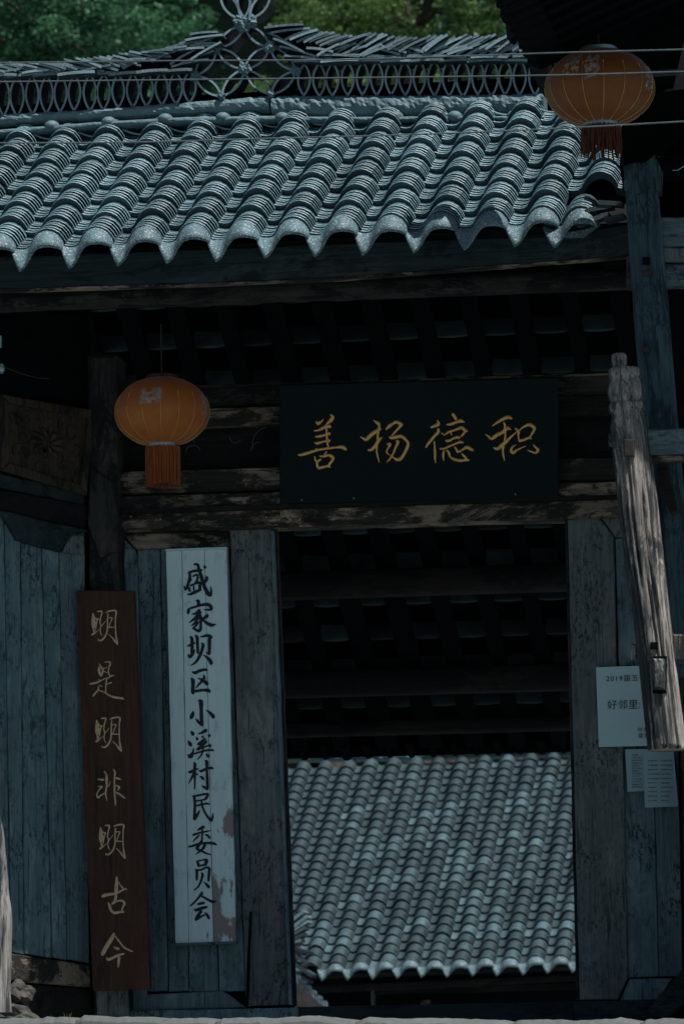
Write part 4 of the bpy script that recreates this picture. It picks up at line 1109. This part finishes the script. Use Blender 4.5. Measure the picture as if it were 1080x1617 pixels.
mobj('end_grain', last+[cen+Vector((0, 0, .012))], [(i, len(last), (i+1) % len(last)) for i in range(len(last))], M_endgrain, hp)
def boxpx(name, x0, y0, x1, y1, Y, d, mat, parent, sk=0, bev=1.0, jit=.6):
    return slab(name, [(x0, y0), (x1, y0+sk*(x1-x0)), (x1, y1+sk*(x1-x0)), (x0, y1)], Y, d, mat, parent, bev=bev, jit=jit, step=14)
RB = HY - .115
boxpx('mortise_hole', 1027, 1014, 1039, 1025, RB+.018, .03, M_black, hp)
boxpx('mortise_hole', 1031, 1036, 1052, 1095, RB+.014, .03, M_black, hp)
boxpx('wooden_peg', 1031, 1040, 1048, 1088, RB-.05, .1, M_post, hp, bev=3)
boxpx('iron_block', 985, 693, 1001, 720, RB-.004, .03, M_iron, hp, bev=1.5)
boxpx('tenon_end', 996, 1017, 1006, 1042, HY+.03, .05, M_post, hp, bev=2)
boxpx('tenon_end', 961, 684, 970, 703, HY+.03, .05, M_rail, hp, bev=1.5)
boxpx('rail', 1021, 678, 1110, 718, HY-.02, .08, M_rail, st, -.03, 2)
boxpx('rail_underside', 1022, 719, 1110, 728, HY-.01, .08, M_beam, st, -.03, 1)
boxpx('rail', 1062, 1001, 1110, 1044, HY-.01, .08, M_post, st, .01, 3)
# rear post, leaning
PY = -1.62
ctr = []; y = 262
while y < 1075: f = (y-262)/700; ctr.append((y, 1010+f*56, 25.5+5*f)); y += 14
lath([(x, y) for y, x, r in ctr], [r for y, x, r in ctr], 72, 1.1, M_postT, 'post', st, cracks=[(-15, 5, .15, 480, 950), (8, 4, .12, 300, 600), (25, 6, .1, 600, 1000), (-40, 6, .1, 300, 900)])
slab('post_head', [(984, 285), (1033, 243), (1042, 262), (1040, 300), (986, 300)], PY-.06, .14, M_postT, st, bev=2)
boxpx('peg_hole', 1014, 405, 1025, 416, PY-.115, .03, M_black, st)
boxpx('peg', 1015, 425, 1027, 434, PY-.118, .03, M_iron, st)
boxpx('peg', 1010, 547, 1024, 554, PY-.118, .03, M_iron, st)
boxpx('tenon_end', 989, 404, 1000, 456, PY+.02, .05, M_purl, st, bev=2)
for (y0, y1) in ((342, 388), (390, 413), (415, 450)): boxpx('beam', 1040, y0, 1110, y1, PY+.01, .1, M_rail if y0 != 390 else M_stile, st, -.005, 2.5, 1)
slab('brace', [(1036, 728), (1052, 726), (1070, 806), (1058, 812), (1040, 775)], HY+.3, .08, M_dark, st, bev=2)
# its roof: the left eave runs away from the viewer, rising to the right
A_ = P(853, 88, -1.98); B_ = P(798, -16, -3.12); rgt = Vector((3.6, 0, 1.5)); m_ = MB()
q = [A_, B_, B_+rgt, A_+rgt+Vector((0, 1.0, 0))]; q += [v+Vector((-.03, 0, .09)) for v in q]
m_.add(q, [(0, 1, 2, 3), (7, 6, 5, 4), (0, 4, 5, 1), (1, 5, 6, 2), (2, 6, 7, 3), (3, 7, 4, 0)])
sr = m_.build('roof', M_black, st); sr['label'] = 'near-black roof underside over the hanging lantern'  # near-black colour carries the shade under this roof
m_ = MB(); q = [roofpt(12.9, -.3, .24), roofpt(12.9, NC+.4, .24), roofpt(25, NC+.4, .24), roofpt(25, -.3, .24)]; q += [v+Vector((0, 0, .09)) for v in q]
m_.add(q, [(0, 1, 2, 3), (7, 6, 5, 4), (0, 4, 5, 1), (1, 5, 6, 2), (2, 6, 7, 3), (3, 7, 4, 0)]); m_.build('sun_block_roof', M_black, st)  # added slab, mostly unseen, that keeps sun off the right wall
for i in range(9):
    f = i/8; c0 = A_.lerp(B_, f); m_ = MB(); m_.tube([c0+Vector((.10, 0, .05)), c0+Vector((-.03, 0, -.012)), c0+Vector((-.045, 0, -.04))], [.07, .06, .02], 12); m_.build('eave_tile', M_black, sr)
for i in range(7):
    f = (i+.3)/7; c0 = A_.lerp(B_, f)-Vector((0, 0, .02)); m_ = MB(); m_.box(c0+rgt*.5, rgt*.5, Vector((0, .035, 0)), Vector((0, 0, .03))); m_.build('rafter', M_black, sr)
# dark plank wall of the stilt house, and black sheets painting its eave shade
wl_ = slab('wall', [(1000, 250), (1250, 240), (1250, 1700), (1092, 1700), (1075, 900), (1045, 440)], -1.05, .06, M_black, st)
slab('roof_end_shade', [(984, 150), (1250, 120), (1250, 345), (1046, 345), (1040, 300), (984, 300), (978, 262)], -1.45, .06, M_shade, st)
eav = slab('eave_shade_sheet', [(838, -80), (1250, -90), (1250, 260), (1000, 250), (975, 232), (900, 190), (868, 175), (850, 108)], .16, .12, M_shade, st)
for (poly) in ([(790, -40), (838, -40), (838, 14), (822, 22), (816, 50), (808, 62), (800, 58), (798, 30), (790, 26)], [(812, 2), (845, 0), (846, 60), (838, 84), (830, 60), (826, 30)],
               [(838, 60), (866, 56), (868, 160), (852, 140), (836, 112)]):
    slab('eave_tile_end', poly, -1.7, .1, M_black, st, bev=1.5)
m_ = MB(); c0 = P(1045, 150, -2.0)
m_.tube([P(1062, 268, -1.9), P(1070, 268, -1.9), P(1082, 260, -1.9), P(1100, 258, -1.9)], .003, 5); m_.build('frayed_wire', M_metal, st)

# ------------------------------------------------------------------ overhead wires
for (pts, Y, r_, lab) in (([(-60, 99), (270, 95), (540, 93), (860, 83), (1080, 77), (1150, 75)], -3.2, .0034, 'topmost of the three thin grey cables crossing in front of the ridge'),
                    ([(-60, 129), (270, 125), (540, 122), (860, 118), (1080, 112), (1150, 110)], -3.25, .0032, 'middle one of the three thin grey cables, passing over the ridge openwork'),
                    ([(-60, 225), (200, 224), (420, 218), (640, 212), (860, 203), (1080, 191), (1150, 187)], -3.3, .0036, 'lowest of the three thin grey cables, crossing the top of the tiled roof')):
    m_ = MB(); cp = catmull([(x, y, 0) for x, y in pts], 8); m_.tube([P(x, y, Y) for x, y, _ in cp], r_, 6)
    tag(m_.build('overhead_cable', M_wire, None, True), lab, 'cable', 'cables crossing in front of the roof')
# small porcelain insulator and cable at the left edge
t_ = thing('insulator', P(3, 590, -1.0), 'small white porcelain insulator with a thin cable at the left edge', 'insulator')
m_ = MB(); m_.tube([P(2, 589, -1.0), P(2, 585, -1.0), P(2, 579, -1.0), P(2, 575, -1.0)], [.012, .02, .02, .010], 12); m_.build('knob', M_metal, t_, True)
m_ = MB(); m_.tube([P(0, 549, -1.0), P(0, 530, -1.0)], .010, 8); m_.build('bracket', M_metal, t_)
m_ = MB(); m_.tube([P(5+i*8, 578+6*math.sin(i/9*math.pi*.8)+i*1.8, -.95) for i in range(10)], .0022, 5); m_.build('cable', M_iron, t_)

# ------------------------------------------------------------------ lower left corner
t_ = MB()
def blob(name, px, py, wpx, hpx, Y, seed, mat, label, dy=.14):
    c0 = P(px, py, Y); s = F/(c0-CP).dot(CD); vs = []; fs = []
    for i in range(17):
        for j in range(26):
            a = math.pi*i/16; b = 2*math.pi*j/26; d = Vector((math.sin(a)*math.cos(b), math.sin(a)*math.sin(b), math.cos(a)))
            k = 1+.45*noise.noise(d*1.4+Vector((seed, 0, 0)))+.18*noise.noise(d*5+Vector((seed, 0, 0)))+.07*noise.noise(d*14+Vector((seed, 0, 0)))
            vs.append(c0+Vector((d.x*wpx/2/s, d.y*dy, d.z*hpx/2/s))*k)
    for i in range(16):
        for j in range(26): fs.append((i*26+j, (i+1)*26+j, (i+1)*26+(j+1) % 26, i*26+(j+1) % 26))
    return tag(mobj(name, vs, fs, mat, None, False), label, 'rock', 'rocks at the foot of the left wall')
blob('rock', 30, 1572, 40, 40, -.85, 1, M_moss, 'upper sunlit rock between the left post and the plank wall')
blob('rock', 14, 1608, 84, 44, -1.0, 6, M_moss, 'lower mossy rock at the bottom left corner', .2)
PY = -1.45
vs_ = [(1288+i*12, -20+(17*min(1, i/12)**.8)+1.5*min(1, i/26)+.5*math.sin(i), 19.5+1.0*math.sin(i*.5)) for i in range(27)]
def postpx(label):
    t2 = thing('timber_post', P(-2, 1600, -1.45), label, 'post')
    lath([(x, y) for y, x, r in vs_], [r for y, x, r in vs_], 60, 1.2, M_post, 'shaft', t2, cracks=[(0, 5, .1, 1200, 1700), (30, 5, .1, 1300, 1700)])
postpx('short sunlit weathered post at the lower left edge')
m_ = MB()
for (x, n) in ((84, 6), (105, 7), (112, 4)):
    for i in range(n):
        b0 = P(x+random.uniform(-4, 4), 1617, -2.6); tp = b0+Vector((random.uniform(-.03, .03), random.uniform(-.02, .02), random.uniform(.03, .055)))
        m_.add([b0+Vector((-.003, 0, 0)), b0+Vector((.003, 0, 0)), tp], [(0, 1, 2)])
m_.build('grass', M_grass)['kind'] = 'stuff'

# ================================================================== COURTYARD HOUSE seen through the doorway
FY = 14.7
s_far = F/(P(700, 1530, FY)-CP).dot(CD)
fp = (P(907, 1530, FY)-P(507, 1530, FY)).x/10.1
ch_ = thing('courtyard_house', P(700, 1640, FY+.8), 'low courtyard house with pale grey tiled roof seen through the doorway', 'house')
F0 = P(509, 1537, FY)
zf = (P(905, 1524, FY).z-F0.z)/((P(905, 1524, FY).x-F0.x))
FC = 25
# course length so that the roof ends at the ridge seen in the picture
best = None
for i in range(200):
    L_try = 1.5+i*.03; p = F0+Vector((fp*5, 0, fp*5*zf))+uv*L_try; v = p-CP
    if 808.5-F*v.dot(CU)/v.dot(CD) < 1206: best = L_try; break
FL = best/FC
def fpt(k, c, n=0.0): return F0+Vector((k*fp, 0, k*fp*zf))+uv*(c*FL)+un*n
m_ = MB(); q = [fpt(-8, 0.2, -.03), fpt(12.5, .2, -.03), fpt(12.5, FC, -.03), fpt(-8, FC, -.03)]
m_.add(q+[v-un*.05 for v in q], [(0, 1, 2, 3), (7, 6, 5, 4), (0, 4, 5, 1), (1, 5, 6, 2), (2, 6, 7, 3), (3, 7, 4, 0)])
fr = m_.build('roof', M_dark, ch_); fr['label'] = 'roof slope of pale grey wavy tiles'
ftm = [tile_mesh('roof_tile', fp, FL, 3, .0045, .024, M_far, 1.15, .02) for _ in range(3)]
fdm = drip_mesh('drip_tile', fp, M_drip, .95, tip=.52)
stuffv = []; 
for k in range(-8, 14):
    wob = random.uniform(-.006, .006)
    for c in range(FC):
        if k < -1 and c < 5: continue
        if -1 <= k <= 10:
            inst('roof_tile', random.choice(ftm), fr, fpt(k, c)+Vector((wob+random.uniform(-.004, .004), 0, 0)), (rx+R(random.uniform(-.8, .8)), R(random.uniform(-1.5, 1.5)), R(random.uniform(-1.2, 1.2))))
        else: stuffv.append(fpt(k, c)+Vector((wob, 0, 0)))
    if k >= -0: inst('drip_tile', fdm, fr, fpt(k, 0, .014)+Vector((wob, -.004, 0)), (R(random.uniform(-4, 4)), R(random.uniform(-3, 3)), 0))
m_ = MB(); rm = Matrix.Rotation(rx, 3, 'X')
for p in stuffv:
    m_.add([rm @ v.co + p for v in ftm[0].vertices], [tuple(pl.vertices) for pl in ftm[0].polygons])
o = m_.build('outer_roof_tiles', M_far, fr, True); o['kind'] = 'stuff'
# eave board, wall, beams
def fslab(name, pts, Y, th, mat, par=None, **k): return slab(name, pts, Y, th, mat, par or ch_, **k)
fslab('eave_board', [(440, 1560), (960, 1538), (960, 1548), (440, 1572)], FY+.1, .05, M_dark)
fslab('wall', [(380, 1548), (980, 1530), (980, 1760), (380, 1760)], FY+1.0, .15, M_black)
fslab('wall_beam', [(586, 1562), (960, 1553), (960, 1562), (586, 1571)], FY+.8, .12, M_dark, bev=.6)
fslab('beam_edge', [(586, 1561), (700, 1559), (700, 1560.5), (586, 1562.6)], FY+.78, .05, M_stile, bev=.2)
fslab('post', [(586, 1564), (590, 1564), (590, 1640), (586, 1640)], FY+.78, .1, M_stile, bev=.3)
fslab('post', [(664, 1580), (676, 1580), (676, 1700), (664, 1700)], FY+.7, .15, M_beam, bev=.6)
# ridge of the far roof
for (x0, x1, yt, yb) in ((440, 560, 1189, 1204), (562, 700, 1188, 1202), (702, 800, 1186, 1199), (802, 960, 1178, 1196)):
    tp = fpt(5, FC); Yq = tp.y+.05
    ridge_bar('ridge_course', [(x0, yt+1), ((x0+x1)/2, yt), (x1, yt-1)], [(x0, yb), ((x0+x1)/2, yb-1), (x1, yb-2)], Yq, .12, M_plaster, fr, .9, 4)
for i in range(16):
    x = 690+i*15
    s = MB(); c0 = P(x, 1183-(x-690)*.02+random.uniform(-1.5, 1.5), Yq-.05); s.box(c0, Vector((.09, 0, random.uniform(-.02, .02))), Vector((0, .08, 0)), Vector((0, 0, .012))); s.build('ridge_cap_tile', M_drip if i % 4 == 0 else M_cap, fr)
# side wing whose eave and ridge end show at the lower left of the opening
wing = thing('side_wing', P(470, 1640, FY-1), 'small side wing roof with bright drip tiles at the lower left of the doorway view', 'building')
m_ = MB(); q = [P(430, 1500, FY-1.2), P(470, 1548, FY-.6), P(512, 1592, FY-1.2), P(430, 1592, FY-2.2)]
m_.add(q+[v-Vector((0, 0, .1)) for v in q], [(0, 1, 2, 3), (7, 6, 5, 4), (0, 4, 5, 1), (1, 5, 6, 2), (2, 6, 7, 3), (3, 7, 4, 0)])
wr = m_.build('roof', M_dark, wing)
for i in range(6):
    x = 466+i*8.5; y = 1545+i*8.2
    vs = []; fs = []
    for j in range(9):
        a = math.pi*j/8
        for w_ in (0, 1): vs.append(P(x-11*math.cos(a)*.45-(0 if w_ == 0 else 26), y-5*math.sin(a)+(0 if w_ == 0 else -18), FY-1.3+i*.02))
        vs.append(P(x-11*math.cos(a)*.45+1.5, y+8+19*math.sin(a)**.6+(0), FY-1.32+i*.02))
    for j in range(8): fs += [(3*j, 3*j+1, 3*j+4, 3*j+3), (3*j, 3*j+3, 3*j+5, 3*j+2)]
    k = len(vs); vs += [v+Vector((.02, .03, 0)) for v in vs]; fs += [tuple(reversed([q_+k for q_ in f])) for f in fs]
    mobj('drip_tile', vs, fs, M_drip if i > 2 else M_far, wr, True)
for (x, y, l, a, mt) in ((466, 1470, 52, 32, M_drip), (464, 1478, 48, 30, M_cap), (470, 1462, 44, 36, M_drip), (462, 1486, 44, 24, M_cap), (468, 1452, 36, 38, M_plaster), (472, 1500, 40, -20, M_cap), (470, 1512, 44, -30, M_cap), (474, 1528, 50, -35, M_cap), (468, 1540, 50, -30, M_cap), (458, 1490, 40, 10, M_plaster), (462, 1520, 50, 60, M_plaster)):
    s = MB(); c0 = P(x, y, FY-.9); d = Vector((math.cos(R(a)), .2, math.sin(R(a)))); s.box(c0, d*(l/2/s_far), Vector((0, .1, 0)), Vector((-d.z, 0, d.x))*(2.6/s_far)); s.build('ridge_end_tile', mt, wr)

# ================================================================== TREES on the hillside
def tree(px, py, rx_px, ry_px, Y, seed, mat, label, nclump=55, leaves=150):
    leaves = int(leaves*1.6)
    rnd = random.Random(seed); c0 = P(px, py, Y); s = F/(c0-CP).dot(CD); rx_ = rx_px/s; rz_ = ry_px/s
    base = Vector((c0.x, Y, hz(c0.x, Y)-.3))
    t_ = thing('broadleaf_tree', base, label, 'tree', 'trees on the hillside behind the roof')
    m_ = MB(); tp = c0-Vector((0, 0, rz_*.2))
    m_.tube([base, base.lerp(tp, .5)+Vector((rnd.uniform(-.3, .3), 0, 0)), tp], [.28, .18, .07], 10); m_.build('trunk', M_bark, t_, True)
    m_ = MB(); vs = []; fs = []
    for cI in range(nclump):
        d = Vector((rnd.gauss(0, 1), rnd.gauss(0, 1), rnd.gauss(0, 1))).normalized()*rnd.random()**.33
        cc = c0+Vector((d.x*rx_, d.y*rx_*.8, d.z*rz_)); cr = rnd.uniform(.16, .34)*rx_*.9
        if cI < 14: m_.tube([tp-Vector((0, 0, rnd.random()*rz_*.4)), tp.lerp(cc, .5)+Vector((0, 0, .1)), cc], [.05, .03, .012], 5)
        for _ in range(leaves):
            e = Vector((rnd.gauss(0, 1), rnd.gauss(0, 1), rnd.gauss(0, 1))).normalized()*rnd.random()**.4
            p = cc+Vector((e.x*cr, e.y*cr, e.z*cr*.6)); sz = rnd.uniform(.022, .052)
            a = Vector((rnd.gauss(0, 1), rnd.gauss(0, 1), rnd.gauss(0, .5))).normalized(); b = a.cross(Vector((rnd.gauss(0, .5), rnd.gauss(0, .5), 1))).normalized()
            k = len(vs); vs += [p-a*sz, p+b*sz*.5, p+a*sz*1.1, p-b*sz*.5]; fs.append((k, k+1, k+2, k+3))
    m_.build('branch', M_bark, t_)
    mobj('crown', vs, fs, mat, t_)
tree(70, 40, 190, 150, 34, 1, M_leafA, 'dark green tree filling the top left corner', 70, 190)
tree(235, 90, 120, 110, 37, 2, M_leafA, 'shaded green tree just left of the ridge ornament', 50, 150)
tree(640, 10, 190, 130, 35, 3, M_leafB, 'yellow-green sunlit tree right of the ridge ornament', 70, 190)
tree(520, 90, 110, 110, 39, 4, M_leafB, 'sunlit tree behind the right foot of the ridge ornament', 50, 150)
tree(790, 40, 150, 130, 38, 5, M_leafA, 'green tree behind the right end of the ridge', 55, 160)
tree(-90, 130, 150, 130, 40, 6, M_leafA, 'green tree beyond the left edge of the roof', 40, 120)
tree(380, 230, 140, 110, 41, 7, M_leafB, 'low tree glimpsed through the holes of the ridge ornament', 40, 120)
tree(150, 240, 180, 110, 40, 8, M_leafA, 'low tree glimpsed through the left ridge openwork', 40, 120)
tree(700, 200, 190, 110, 41, 9, M_leafB, 'low tree glimpsed through the right ridge openwork', 45, 120)
